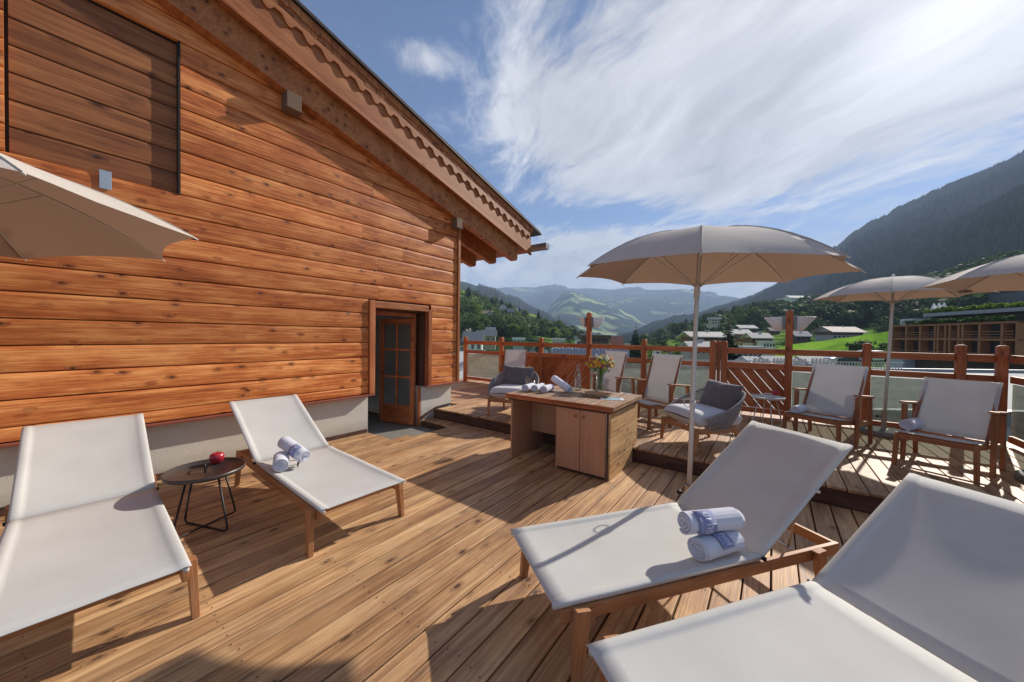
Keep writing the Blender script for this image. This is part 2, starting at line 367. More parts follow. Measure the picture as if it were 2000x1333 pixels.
# ---------------------------------------------------------------- terrace decks
def deck_boards(mb, x0, x1, rng, ztop, seed, pitch=.146, cut=None):
    q = random.Random(seed); n = int((x1 - x0) / pitch)
    for i in range(n):
        xa = x0 + i * pitch; xb = xa + pitch - q.uniform(.008, .012)
        ya, yb = rng
        spans = [(ya, yb)]
        if cut: spans = cut(xa, ya, yb, q)
        for (a, b) in spans:
            y = a; first = True
            while y < b - .01:
                L = 20; first = False
                e = min(b, y + L)
                if b - e < .5: e = b
                dz = q.uniform(-.0015, .0015)
                mb.box(xa, xb, y, e - .003, ztop - .026 + dz, ztop + dz, grain=1, r=q.random()); y = e
def cut_low(xa, ya, yb, q):
    if xa < -4.62: return [(ya, 3.10 + q.uniform(-.04, .05)), (4.17, yb)]
    if xa < -4.45: return [(ya, 3.47 + q.uniform(-.1, .1)), (4.14, yb)]
    return [(ya, yb)]
mb = M(); deck_boards(mb, -5.085, 4.9, (-3.6, 4.43), 0.0, 11, cut=cut_low)
o = mb.build('deck', WD['deck'], bevel=.004); structure(o)
def screws(parent, x0, x1, y0, y1, z_, sd):
    q = random.Random(sd); mb = M(); n = int((x1 - x0) / .146); y = y0 + .3
    while y < y1:
        for i in range(n):
            for dx in (.035, .103):
                if q.random() < .12: continue
                x = x0 + i * .146 + dx + q.uniform(-.006, .006); yy = y + q.uniform(-.012, .012); r_ = .0045
                mb.add([(x + r_ * math.cos(k * 1.047), yy + r_ * math.sin(k * 1.047), z_ + .0022) for k in range(6)], [(0, 1, 2, 3, 4, 5)])
        y += .62
    mb.build('screws', MT['dark'], parent)
screws(o, -5.085, 4.9, -2.2, 3.0, 0, 3)
mb = M(); mb.box(-5.2, 5, -3.7, 3.05, -.30, -.032); mb.box(-4.42, 5, 3.05, 4.43, -.30, -.032); mb.box(-5.2, -4.42, 4.2, 4.43, -.3, -.032)
structure(mb.build('deck_underside', MT['dark']))
def cut_up(xa, ya, yb, q):
    return [(4.98, yb)] if xa < -5.11 else [(ya + q.uniform(-.012, .012), yb)]
mb = M(); deck_boards(mb, -9.2, 2.75, (4.43, 7.95), .18, 23, cut=cut_up)
o = structure(mb.build('upper_deck', WD['deck'], bevel=.004)); screws(o, -5.0, 2.6, 4.5, 7.6, .18, 4)
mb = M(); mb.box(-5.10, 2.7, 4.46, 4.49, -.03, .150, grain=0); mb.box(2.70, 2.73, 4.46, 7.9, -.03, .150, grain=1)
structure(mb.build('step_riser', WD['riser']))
mb = M(); mb.box(-9.2, 2.69, 4.99, 7.94, -.2, .148); mb.box(-5.09, 2.69, 4.495, 4.99, -.2, .148); structure(mb.build('upper_deck_underside', MT['dark']))
mb = M(); mb.box(-9, -4.45, 3.0, 4.3, -.30, -.12); structure(mb.build('landing', MT['floor']))

# ---------------------------------------------------------------- chalet
CH = empty('wooden_chalet', (-5.03, 2, 0), label='orange wooden chalet gable wall with carved eaves and an open glazed door beside the deck', cat='house')
CI = Matrix.Translation((5.03, -2, 0))
def cpart(mb, name, mat, parent=None, **k):
    o = mb.build(name, mat, None, **k)
    if parent is None: o.parent = CH; o.matrix_parent_inverse = CI
    else: o.parent = parent
    return o
SL = .259
beamZ = lambda y: 3.74 + SL * (4.98 - y)
soffZ = lambda y: 4.12 + SL * (4.98 - y)
PROF = ((-.045, .003), (-.008, .004), (.001, .009), (.004, .035), (.005, .11), (.003, .19), (-.003, .216), (-.012, .2235), (-.045, .2242))
def sboard(mb, X, y0, y1, z0, h, q, slope=True, nrm='x'):
    if slope and 4.98 - (z0 - soffZ(4.98) - .02) / SL < y0 + .05: return
    vs, gs = [], []; o = Vector((q.random() * 60, q.random() * 60, 0)); k = len(PROF)
    for e in (0, 1):
        for (dx, dz) in PROF:
            zz_ = z0 + dz * h / .225
            y = y0 if e == 0 else y1
            if e == 1 and slope: y = min(y1, 4.98 - (zz_ - soffZ(4.98) - .02) / SL)
            if y < y0: y = y0
            vs.append((X + dx, y, zz_) if nrm == 'x' else (y, X + dx, zz_)); gs.append(Vector((y, dx, zz_)) + o)
    fs = [tuple(range(k))[::-1], tuple(range(k, 2 * k))] + [(i, (i + 1) % k, (i + 1) % k + k, i + k) for i in range(k)]
    mb.add(vs, fs, gs, q.random())
q = random.Random(5); mb = M(); XW = -5.03; PB, PT, PL, PR = 2.98, 4.55, -.13, .90
rows = [(.62, .12)] + [(.738 + .225 * i, .225) for i in range(0, 25)]
for (z0, h) in rows:
    segs = []
    if z0 < 2.05: segs = [(-4.2, 3.07), (4.315, 4.955)]
    else: segs = [(-4.2, 4.955)]
    for (a, b) in segs:
        if soffZ(a) < z0: continue
        if z0 + .02 > PB and z0 < PT - .1 and a < PL: parts = [(a, PL), (PR + .022, b)]
        else: parts = [(a, b)]
        for (pa, pb_) in parts:
            # butt joints
            js = [pa, pb_]
            if 2.05 < z0 < 2.9 and b > 4.9: js = [pa, 3.24 + (0 if int(z0 * 4.45) % 2 else .45), pb_]
            elif z0 > 2.9 and q.random() < .4 and pb_ - pa > 3: js = [pa, pa + q.uniform(.4, .7) * (pb_ - pa), pb_]
            for ja, jb in zip(js[:-1], js[1:]): sboard(mb, XW, ja, jb - .003, z0, h, q)
cpart(mb, 'siding', WD['siding'], fix=True)
mb = M()                                                      # side wall round the corner
for (z0, h) in rows:
    if z0 + h < 3.9: sboard(mb, 4.90, -12, XW - .03, z0, h, q, slope=False, nrm='y')
cpart(mb, 'side_wall_siding', WD['siding'], fix=True)
mb = M()
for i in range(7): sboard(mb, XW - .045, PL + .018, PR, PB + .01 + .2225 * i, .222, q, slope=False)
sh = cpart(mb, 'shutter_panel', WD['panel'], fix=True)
mb = M(); mb.box(XW - .10, XW - .085, PL - .02, PR + .04, PB - .02, PT + .06, 1); mb.box(XW - .08, XW + .012, PR + .002, PR + .02, PB, PT + .01, 2); cpart(mb, 'shutter_gap', MT['dark'])
mb = M(); mb.box(XW + .012, XW + .018, .365, .44, 2.86, 3.03, 2); cpart(mb, 'metal_bracket', MT['galv'], bevel=.001)
mb = M(); mb.box(XW - .12, XW - .095, -4.2, 4.9, .6, 2.0, 1); mb.box(XW - .12, XW - .095, -4.2, 3.0, 2.0, 4.2, 1)
# core walls (closed box so nothing shines through)
mb = M()
mb.box(-5.20, -5.085, -4.2, 3.07, .6, 2.2, 1); mb.box(-5.20, -5.085, 4.315, 4.86, .6, 2.2, 1)
mb.prism([(-5.20, -4.2, 2.2), (-5.20, 4.86, 2.2), (-5.20, 4.86, soffZ(4.86)), (-5.20, -4.2, soffZ(-4.2))], (.115, 0, 0))
cpart(mb, 'wall_core', MT['dark'])
mb = M(); mb.box(-5.35, -5.10, -4.2, 3.11, -.3, .60, 1); mb.box(-5.35, -5.10, 4.155, 4.89, -.3, .60, 1); mb.box(-12, -5.35, 4.70, 4.89, -.3, .60, 0)
cpart(mb, 'plaster_base', MT['plaster'])
mb = M(); mb.prism([(-5.085, -4.2, 0.002), (-5.085, 3.10, .004), (-5.085, 3.10, .055), (-5.085, -4.2, .10)], (-.014, 0, 0))
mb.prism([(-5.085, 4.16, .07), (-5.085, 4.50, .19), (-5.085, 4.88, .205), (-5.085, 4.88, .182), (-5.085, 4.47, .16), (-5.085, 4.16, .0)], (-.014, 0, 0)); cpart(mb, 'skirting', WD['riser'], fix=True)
mb = M(); mb.box(-5.10, -4.985, -4.2, 3.17, .585, .612, 1); mb.box(-5.10, -4.985, 4.20, 5.0, .60, .627, 1); cpart(mb, 'ledge', MT['red_edge'], bevel=.004)
mb = M(); mb.box(-5.06, -4.995, 4.962, 5.02, .60, beamZ(4.98) + .02, 2); cpart(mb, 'corner_board', WD['eave'], bevel=.004)
mb = M(); mb.box(-5.10, -4.992, 3.075, 3.170, .615, 2.07, 2); cpart(mb, 'door_casing', WD['fence'], bevel=.005)
mb = M(); mb.box(-5.10, -4.996, 4.235, 4.312, .63, 1.985, 2); cpart(mb, 'door_casing', WD['fence'], bevel=.005)
mb = M(); mb.box(-5.10, -4.998, 3.172, 4.233, 1.955, 2.062, 1); cpart(mb, 'door_lintel', WD['eave'], bevel=.008)
mb = M(); mb.box(-5.33, -5.102, 4.20, 4.315, .60, 1.955, 2); mb.box(-5.33, -5.102, 3.12, 4.20, 1.93, 1.955, 1); cpart(mb, 'door_reveal', WD['riser'])
mb = M(); mb.box(-5.34, -5.26, 4.10, 4.165, -.12, 1.93, 2); mb.box(-5.34, -5.26, 3.15, 4.10, 1.86, 1.93, 1); mb.box(-5.14, -5.10, 4.105, 4.155, -.12, .6, 2); cpart(mb, 'door_frame', WD['fence'], bevel=.004)
# interior
mb = M(); mb.box(-8.6, -5.36, 3.02, 3.12, -.15, 2.4); mb.box(-8.7, -8.6, 3.02, 4.68, -.15, 2.4); mb.box(-8.6, -5.36, 4.60, 4.68, -.15, 2.4); mb.box(-8.6, -5.36, 3.1, 4.60, 2.3, 2.4)
mb.box(-5.36, -5.352, 4.17, 4.60, -.15, 2.3); mb.box(-5.36, -5.101, 3.02, 3.115, -.12, 1.95)
cpart(mb, 'hallway', MT['white'])
mb = M(); mb.tube([(-5.3, 3.17, .82), (-7.5, 3.17, .82)], .018); cpart(mb, 'handrail', MT['black'])
mb = M(); mb.box(-5.30, -4.46, 4.165, 4.185, -.12, -.02, 0); mb.box(-4.44, -4.42, 3.5, 4.16, -.12, -.03, 1); cpart(mb, 'threshold_edge', WD['riser'])
# door leaf, swung inward
LW, LH = .80, 1.93
dr = empty('glazed_door', (-5.20, 4.085, -.10), R(180 + 13)); dr.parent = CH; dr.matrix_parent_inverse = CI
def dbox(mb, x0, x1, z0, z1, gr, t=.022): mb.box(x0, x1, -t, t, z0, z1, gr)
mb = M(); st = .085
dbox(mb, 0, st, 0, LH, 2); dbox(mb, LW - st, LW, 0, LH, 2); dbox(mb, st, LW - st, LH - .09, LH, 0); dbox(mb, st, LW - st, .0, .34, 0, .020)
mid = LW / 2; dbox(mb, mid - .02, mid + .02, .34, LH - .09, 2, .018)
for zc in (.86, 1.36): dbox(mb, st, mid - .02, zc - .02, zc + .02, 0, .016); dbox(mb, mid + .02, LW - st, zc - .02, zc + .02, 0, .016)
dl = mb.build('door', WD['fence'], dr, bevel=.004)
for (x0, x1) in ((st, mid - .02), (mid + .02, LW - st)):
    for (z0, z1) in ((.34, .84), (.88, 1.34), (1.38, LH - .09)):
        mb = M(); mb.box(x0 - .004, x1 + .004, -.004, .004, z0 - .004, z1 + .004); mb.build('window_pane', MT['pane'], dr)
mb = M(); mb.tube([(LW - .045, .03, 1.0), (LW - .045, .06, 1.0), (LW - .15, .06, 1.0)], .009); mb.build('handle', MT['steel'], dr)
# ---- roof
XF = -4.80; mb = M(); y = -4.0; q = random.Random(9)
while y < 7.14:
    e = y + .186; a, b = soffZ(y) , soffZ(e)
    o = Vector((q.random() * 40, q.random() * 40, 0)); vs, gs = [], []
    x0 = -12 
    for (xx, l) in ((x0, 0), (XF + .01, 7.4)):
        for (yy, z_) in ((y, soffZ(y)), (e - .006, soffZ(e - .006)), (e - .006, soffZ(e) + .03), (y, soffZ(y) + .03)):
            vs.append((xx, yy, z_)); gs.append(o + Vector((l, yy, z_)))
    mb.add(vs, [(0, 1, 2, 3), (7, 6, 5, 4), (0, 4, 5, 1), (1, 5, 6, 2), (2, 6, 7, 3), (3, 7, 4, 0)], gs, q.random()); y = e
cpart(mb, 'soffit', WD['eave'], fix=True)
mb = M(); mb.prism([(-12, -4.1, soffZ(-4.1) + .034), (-12, 7.17, soffZ(7.17) + .034), (-12, 7.17, soffZ(7.17) + .5), (-12, -4.1, soffZ(-4.1) + .5)], (12 + XF - .03, 0, 0)); cpart(mb, 'roof_body', WD['eave'])
for xr in (-4.955, -5.60, -6.27, -6.94, -7.6):
    mb = M(); y0 = -4.0 if xr > -5 else 4.9; wv = .06
    ys = 6.80; pr = []
    for k in range(7):
        t = k / 6 * math.pi / 2; pr.append((ys - .16 + .16 * math.sin(t), beamZ(ys) + .115 - .115 * math.cos(t) + .0 + SL * (.16 - .16 * math.sin(t))))
    poly = [(xr - wv, y0, beamZ(y0))] + [(xr - wv, yy, zz2) for yy, zz2 in pr] + [(xr - wv, ys, soffZ(ys)), (xr - wv, y0, soffZ(y0))]
    mb.prism(poly, (2 * wv, 0, 0)); cpart(mb, 'rafter', WD['eave'], fix=True)
fz = lambda y, k=0: 3.522 + SL * (7.19 - y) + k * 1.03
def slat(x0, x1, k0, k1, ya=-4, yb=7.23, name='fascia_board', mat=WD['eave'], bevel=.004):
    mb = M(); o = Vector((rnd.random() * 30, 0, 0)); vs, gs = [], []
    n = 3
    for (yy, l) in ((ya, 0), (yb, yb - ya)):
        for (xx, kk) in ((x0, k0), (x1, k0), (x1, k1), (x0, k1)): vs.append((xx, yy, fz(yy, kk))); gs.append(o + Vector((l, xx, kk)))
    mb.add(vs, [(0, 1, 2, 3), (7, 6, 5, 4), (0, 4, 5, 1), (1, 5, 6, 2), (2, 6, 7, 3), (3, 7, 4, 0)], gs)
    return cpart(mb, name, mat, fix=True, bevel=bevel)
slat(XF - .03, XF, 0, .40); slat(XF + .002, XF + .018, 0, .055, name='fascia_trim')
mb = M(); per = .232; y = -4.0; pts = []
W_ = ((0, .034), (.10, .010), (.2, .0), (.32, .008), (.42, .034), (.50, .062), (.58, .072), (.70, .070), (.80, .076), (.90, .064), (1.0, .034))
while y < 7.04:
    for (a, b) in W_[:-1]: pts.append((y + a * per, b))
    y += per
pts.append((y, .034)); o = Vector((3, 5, 7)); vs, fs, gs = [], [], []
for xx in (XF + .002, XF + .030):
    for (yy, b) in pts: vs.append((xx, yy, fz(yy, .33 + b))); gs.append(o + Vector((yy, b, xx)))
    for (yy, b) in pts: vs.append((xx, yy, fz(yy, .47))); gs.append(o + Vector((yy, .6, xx)))
n = len(pts)
for i in range(n - 1):
    fs += [(i, i + 1, n + i + 1, n + i), (2 * n + i, 3 * n + i, 3 * n + i + 1, 2 * n + i + 1), (i, 2 * n + i, 2 * n + i + 1, i + 1), (n + i, n + i + 1, 3 * n + i + 1, 3 * n + i)]
mb.add(vs, fs, gs); cpart(mb, 'scalloped_board', WD['eave'], fix=True)
slat(XF + .004, XF + .022, .455, .50, name='verge_strip', mat=WD['riser'])
mb = M(); q = random.Random(31); y = -4
for row, (k0, k1, xo) in enumerate(((.475, .565, .030), (.545, .64, .046))):
    y = -4 + row * .06
    while y < 7.22:
        wd = q.uniform(.07, .17); dk = q.uniform(-.02, .012); o = Vector((q.random() * 40, 0, 0)); vs, gs = [], []
        e = min(y + wd - .004, 7.23)
        for (yy, l) in ((y, 0), (e, wd)):
            for (xx, kk) in ((XF - .02, k0 + dk), (XF + xo + q.uniform(-.004, .006), k0 + dk), (XF + xo, k1), (XF - .02, k1)):
                vs.append((xx, yy, fz(yy, kk))); gs.append(o + Vector((kk, l, xx)))
        mb.add(vs, [(0, 1, 2, 3), (7, 6, 5, 4), (0, 4, 5, 1), (1, 5, 6, 2), (2, 6, 7, 3), (3, 7, 4, 0)], gs, q.random()); y += wd
cpart(mb, 'verge_shingles', WD['eave'], fix=True)
slat(XF - .6, XF + .085, .64, .66, yb=7.59, name='roof_edge', mat=MT['black'], bevel=0); slat(XF - 7, XF + .07, .662, .70, yb=7.56, name='roof_covering', mat=MT['roof'], bevel=0)
mb = M(); pr = [(7.02, 3.70), (7.02, 3.60), (7.05, 3.555), (7.10, 3.54), (7.15, 3.555), (7.18, 3.60), (7.18, 3.70), (7.165, 3.70), (7.165, 3.605), (7.14, 3.57), (7.10, 3.555), (7.06, 3.57), (7.035, 3.605), (7.035, 3.70)]
mb.prism([(-4.45, a + .32, b + .10) for a, b in pr], (-7.5, 0, 0)); mb.prism([(-4.45, a + .32, b + .10) for a, b in pr[:7]], (-.006, 0, 0)); cpart(mb, 'gutter', MT['zinc'], fix=True)
for (yc, zc, s_) in ((1.95, 0, .17), (4.86, 0, .15)):
    mb = M(); zc = beamZ(yc) - .08; mb.beam((XW + .0, yc, zc), (XW + .16, yc, zc), s_, s_ + .03); mb.beam((XW + .0, yc, zc - s_ / 2 - .022), (XW + .18, yc, zc - s_ / 2 - .022), s_ + .02, .016)
    cpart(mb, 'bat_box', MT['bat'], bevel=.005)

# ---------------------------------------------------------------- fence round the upper deck
FZ = .18; YF = 7.65
FE = empty('terrace_fence', (-2.4, YF, FZ), label='reddish brown wooden terrace fence with frosted panels and slanted board sections', cat='fence')
FI = Matrix.Translation((2.4, -YF, -FZ))
def fpart(mb, name, mat, **k):
    o = mb.build(name, mat, FE, **k); o.matrix_parent_inverse = FI; return o
tall = {-3.43: 2.09, .22: 2.03}
for xp in (-7.36, -6.0, -4.72, -3.43, -2.18, -.90, -.815, -.725, .22, 1.17, 2.10, 2.44):
    mb = M(); s_ = .05 if xp < 1 else .046; top = tall.get(xp, 1.49)
    yy = YF - (.08 if xp == -.90 else 0) - (.04 if xp == 2.44 else 0); s_ *= (.55 if xp == -.815 else 1)
    mb.box(xp - s_, xp + s_, yy - s_, yy + s_, FZ, top, 2); mb.lathe([(s_ * 1.2, 0), (s_ * .9, .012)], (xp, yy, top), 4, start=math.pi / 4)
    fpart(mb, 'post', WD['fence'], bevel=.006)
bays = [(-7.36, -6.0), (-6.0, -4.72), (-4.72, -3.43), (-3.43, -2.18), (-2.18, -.90), (-.725, .22), (.22, 1.17), (1.17, 2.10), (2.10, 2.44)]
def clip(poly, x0, x1, z0, z1):
    for ax, lim, sg in ((0, x0, 1), (0, x1, -1), (1, z0, 1), (1, z1, -1)):
        out = []
        for i in range(len(poly)):
            a, b = poly[i], poly[(i + 1) % len(poly)]; ia = (a[ax] - lim) * sg >= 0; ib = (b[ax] - lim) * sg >= 0
            if ia: out.append(a)
            if ia != ib:
                t = (lim - a[ax]) / (b[ax] - a[ax]); out.append((a[0] + t * (b[0] - a[0]), a[1] + t * (b[1] - a[1])))
        poly = out
        if len(poly) < 3: return []
    return poly
for i, (a, b) in enumerate(bays):
    a += .05; b -= .05; diag = i in (1, 2, 5)
    mb = M(); mb.box(a, b, YF - .025, YF + .025, 1.275, 1.375, 0); fpart(mb, 'rail', WD['fence'], bevel=.006)
    mb = M(); mb.box(a, b, YF - .03 - (.02 if diag else 0), YF + .02, 1.01, 1.10 + (.02 if diag else 0), 0); fpart(mb, 'rail', WD['fence'], bevel=.006)
    mb = M(); mb.box(a, b, YF - .025, YF + .025, .235, .32, 0); fpart(mb, 'rail', WD['fence'], bevel=.006)
    if diag:
        mb = M(); sgn = 1 if i != 5 else -1; W = .205 if i != 5 else .18; dx = .62 * sgn; Ht = .80
        k = a - 1.2
        while k < b + 1.2:
            pl = clip([(k, .32), (k + W, .32), (k + W + dx, .32 + Ht), (k + dx, .32 + Ht)], a, b, .325, 1.009)
            if pl:
                o = Vector((rnd.random() * 40, rnd.random() * 40, 0)); dv = Vector((dx, Ht)).normalized(); n = len(pl); vs, gs = [], []
                for yy in (YF + .0, YF + .02):
                    for (X_, Z_) in pl: vs.append((X_, yy, Z_)); gs.append(o + Vector((X_ * dv.x + Z_ * dv.y, X_ * dv.y - Z_ * dv.x, yy)))
                mb.add(vs, [tuple(range(n)), tuple(range(2 * n - 1, n - 1, -1))] + [(j, j + n, (j + 1) % n + n, (j + 1) % n) for j in range(n)], gs, rnd.random())
            k += W + (.010 if i != 5 else .014)
        fpart(mb, 'slanted_boards', WD['fence'], fix=True)
    else:
        mb = M(); mb.box(a + .005, b - .005, YF - .004, YF + .004, .335, .995, 0); fpart(mb, 'frosted_panel', MT['frost'])
for (ya, yb) in ((7.6, 5.9), (5.9, 4.2), (4.2, 2.5)):
    mb = M(); mb.box(2.47, 2.59, yb - .06, yb + .06, FZ - .2, 1.49, 2); fpart(mb, 'post', WD['fence'], bevel=.006)
    for z0, z1 in ((1.275, 1.375), (1.01, 1.10), (.235, .32)):
        mb = M(); mb.box(2.50, 2.55, yb + .06, ya - .02, z0, z1, 1); fpart(mb, 'rail', WD['fence'], bevel=.006)
    mb = M(); mb.box(2.521, 2.529, yb + .07, ya - .03, .335, .995, 1); fpart(mb, 'frosted_panel', MT['frost'])
for xp, top, wd, lb in ((-3.43, 2.09, .33, 'white tapered lamp shade on the tall fence post behind the flower vase'), (.22, 2.03, .36, 'white tapered lamp shade on the tall fence post right of the big parasol pole')):
    t = empty('post_lamp', (xp, YF + .055, top - .33), label=lb, cat='lamp', group='lamps on the tall fence posts')
    mb = M(); mb.lathe([(wd * .52, 0), (wd * .56, .01), (wd, .225), (wd - .008, .228), (wd * .54, .02), (.001, .018)], (0, .05, 0), 28, sy=.42); mb.build('lamp_shade', MT['lamp'], t, smooth=True, fix=True)
    mb = M(); mb.box(-.085, .085, .001, .02, .0, .25, 2); mb.box(-.10, -.06, -.11, .03, .02, .24, 2); mb.box(.06, .10, -.11, .03, .02, .24, 2); mb.build('bracket', MT['grey_fix'], t, bevel=.003)

# ---------------------------------------------------------------- furniture builders
def onz(x, y, z): d = ray(x, y); return EYE + d * ((z - H) / d.z)
def sling(mb, axis, w, sag=.018, hem=.05, nx=14):
    """fabric stretched between two side bars; axis: function u -> (point on the centre line, normal)"""
    vs_ = [0, .012, hem * .5, hem - .006, hem, hem + .02]
    ys = vs_ + [hem + .02 + (w - 2 * hem - .04) * k / 10 for k in range(1, 10)] + [w - q for q in reversed(vs_)]
    pts, fs = [], []; nv = len(ys)
    for i in range(nx + 1):
        u = i / nx; p, n = axis(u); n = Vector(n)
        for y in ys:
            t = y / w; e = min(y, w - y)
            hz = .006 * math.sin(min(1, e / hem) * math.pi) if e <= hem else 0
            s_ = -sag * (1 - (2 * t - 1) ** 2) * (4 * u * (1 - u)) ** .5 if e > hem else 0
            s_ += .0035 * noise.noise(Vector((p[0] * 3, y * 5, w * 7 + p[2] * 3)))
            sh = .012 * (4 * u * (1 - u) - 1) * 0
            pts.append(Vector(p) + Vector((0, y - w / 2, 0)) + n * (hz + s_ + .004))
    for i in range(nx):
        for j in range(nv - 1): fs.append((i * nv + j, (i + 1) * nv + j, (i + 1) * nv + j + 1, i * nv + j + 1))
    mb.add(pts, fs)
def end_curve(mb): pass

def lounger(fc, rz, w, Ls, Lb, ang, label, h=.335):
    t = empty('sun_lounger', (fc[0], fc[1], 0), rz, label, 'sun lounger', 'sun loungers on the lower deck')
    a = R(ang); Lt = Ls + .64; ca, sa = math.cos(a), math.sin(a)
    hb = .033
    def seat(u):   # foot hem bows inward a little
        return (u * (Ls - .004), 0, h), (0, 0, 1)
    def back(u): return (Ls + .004 + u * Lb * ca, 0, h + u * Lb * sa), (-sa, 0, ca)
    mb = M(); sling(mb, seat, w); mb.build('seat_sling', MT['sling'], t, smooth=True, solid=.003)
    mb = M(); sling(mb, back, w, nx=12); mb.build('back_sling', MT['sling'], t, smooth=True, solid=.003)
    mb = M()
    for s in (-1, 1):
        mb.tube([(0.004, s * (w / 2 - .02), h - .012), (Ls - .006, s * (w / 2 - .02), h - .012)], .013, 8)
    mb.build('side_tube', MT['white_metal'], t, smooth=True)
    mb = M()
    for s in (-1, 1):
        mb.tube([(Ls + .006, s * (w / 2 - .02), h - .010), (Ls + Lb * ca, s * (w / 2 - .02), h - .012 + Lb * sa)], .013, 8)
    mb.tube([(Ls + Lb * .62 * ca + .02, -w / 2 + .02, h + Lb * .62 * sa - .05), (Ls + Lb * .62 * ca + .02, w / 2 - .02, h + Lb * .62 * sa - .05)], .009, 8)
    mb.build('back_tube', MT['white_metal'], t, smooth=True)
    for s in (-1, 1):
        mb = M(); mb.beam((.05, s * (w / 2 - .018), h - .062), (Lt, s * (w / 2 - .018), h - .062), .026, .066); mb.build('side_rail', WD['teak'], t, bevel=.003)
        mb = M(); mb.box(Ls - .006, Ls + .006, s * (w / 2) - .016, s * (w / 2) + .016, h - .016, h + .006); mb.build('hinge', MT['black'], t)
    for x in (.16, Lt - .013):
        mb = M(); mb.beam((x, -w / 2 + .032, h - .062), (x, w / 2 - .032, h - .062), .026, .06); mb.build('cross_bar', WD['teak'], t, bevel=.003)
    mb = M(); mb.tube([(Ls + .34, -w / 2 + .03, h - .06), (Ls + .34, w / 2 - .03, h - .06)], .007, 8); 
    for s in (-1, 1): mb.tube([(Ls + .34, s * (w / 2 - .10), h - .06), (Ls + Lb * .62 * ca, s * (w / 2 - .10), h + Lb * .62 * sa - .02)], .007, 8)
    mb.build('support_rod', MT['steel'], t, smooth=True)
    for x, dx in ((.135, -.03), (Ls + .42, .03)):
        for s in (-1, 1):
            mb = M(); y = s * (w / 2 + .018); mb.beam((x, y, h - .022), (x + dx, y + s * .012, 0), .040, .072, upv=(1, 0, 0), w1=.034, h1=.046); mb.build('leg', WD['teak'], t, bevel=.003)
    return t
L1 = lounger((-2.41, .150), R(177), .66, 1.41, 1.0, 26, 'white sling sun lounger left of the black side table, cut off by the left edge')
L2 = lounger((-2.435, 1.49), R(177.5), .67, 1.41, 1.0, 26.5, 'white sling sun lounger right of the black side table, two rolled towels on it')
L3 = lounger((-1.033, 1.57), R(54), .66, 1.27, .92, 37.5, 'white sling sun lounger with two towels lettered in blue, crossed by a thin pole shadow')
L4 = lounger((-.30, 1.09), R(54), .66, 1.27, .90, 31, 'white sling sun lounger closest to the viewer in the lower right, nothing on it')

def deck_chair(x, y, rz, rec, label, bl=.72, w=.56, z0=.18, wrap=True):
    t = empty('deck_chair', (x, y, z0), rz, label, 'deck chair', 'sling armchairs on the upper deck')
    c, s_ = math.sin(R(rec)), math.cos(R(rec))
    mb = M(); sling(mb, lambda u: ((u * .44, 0, .365 - .045 * u), (0, 0, 1)), w - .02, .012, .03, 8); mb.build('seat', MT['sling'], t, smooth=True, solid=.003)
    mb = M(); sling(mb, lambda u: ((.475 + u * bl * c, 0, .34 + u * bl * s_), (-s_, 0, c)), (w + .012 if wrap else w - .05), .016, .03, 10); mb.build('backrest', MT['sling'], t, smooth=True, solid=.003)
    for s in (-1, 1):
        y_ = s * (w / 2 - .008)
        mb = M(); mb.beam((0.0, y_, .335), (.80, y_, .25), .024, .05); mb.build('side_rail', WD['dteak'], t, bevel=.003)
        mb = M(); mb.beam((.40, y_ * .97, .27), (.475 + (bl + .01) * c, y_ * .97, .345 + (bl + (-.02 if wrap else .02)) * s_ - .022), .024, .036); mb.build('back_rail', WD['dteak'], t, bevel=.003)
        mb = M(); mb.beam((.02, y_, .33), (.0, y_ + s * .01, 0), .036, .05, upv=(1, 0, 0), w1=.036, h1=.042); mb.build('leg', WD['dteak'], t, bevel=.003)
        ya = s * (w / 2 + .035)
        mb = M(); mb.beam((.40, ya, .63), (.385, ya, 0),   .042, .056, upv=(1, 0, 0), w1=.036, h1=.044); mb.build('leg', WD['dteak'], t, bevel=.003)
        mb = M(); mb.beam((.74, ya, .60), (.80, ya, 0),   .040, .05, upv=(1, 0, 0), w1=.036, h1=.044); mb.build('leg', WD['dteak'], t, bevel=.003)
        mb = M(); mb.beam((.35, ya, .655), (.80, ya, .615), .070, .026); mb.build('armrest', WD['teak'], t, bevel=.005)
        mb = M(); mb.beam((.40, ya, .30), (.77, ya, .27), .024, .05); mb.build('stretcher', WD['teak'], t, bevel=.003)
    mb = M(); mb.beam((.01, -w / 2 + .01, .325), (.01, w / 2 - .01, .325), .022, .055); mb.build('front_bar', WD['dteak'], t, bevel=.003)
    mb = M(); mb.beam((.46, -w / 2 + .02, .285), (.46, w / 2 - .02, .285), .04, .022); mb.beam((.78, -w / 2, .26), (.78, w / 2, .26), .022, .05); mb.build('cross_bar', WD['dteak'], t, bevel=.003)
    return t
cE = deck_chair(1.36, 5.54, R(64), 36, 'low white sling deck chair with a blue printed towel, beside the granite parasol base')
cD = deck_chair(.41, 6.06, R(63), 25, 'white sling deck chair with a towel, between the small white table and a fence post', w=.60, bl=.74)
cC = deck_chair(-1.72, 5.58, R(60), 14, 'tall wrinkled white deck chair right behind the wooden desk', bl=.78, w=.60)
cB = deck_chair(-2.66, 5.93, R(62), 12, 'tall white deck chair at the fence behind the flower vase', bl=.78, w=.58)
cA = deck_chair(-4.78, 6.37, R(113), 18, 'white deck chair by the fence behind the left rope armchair', bl=.72, w=.58, wrap=False)
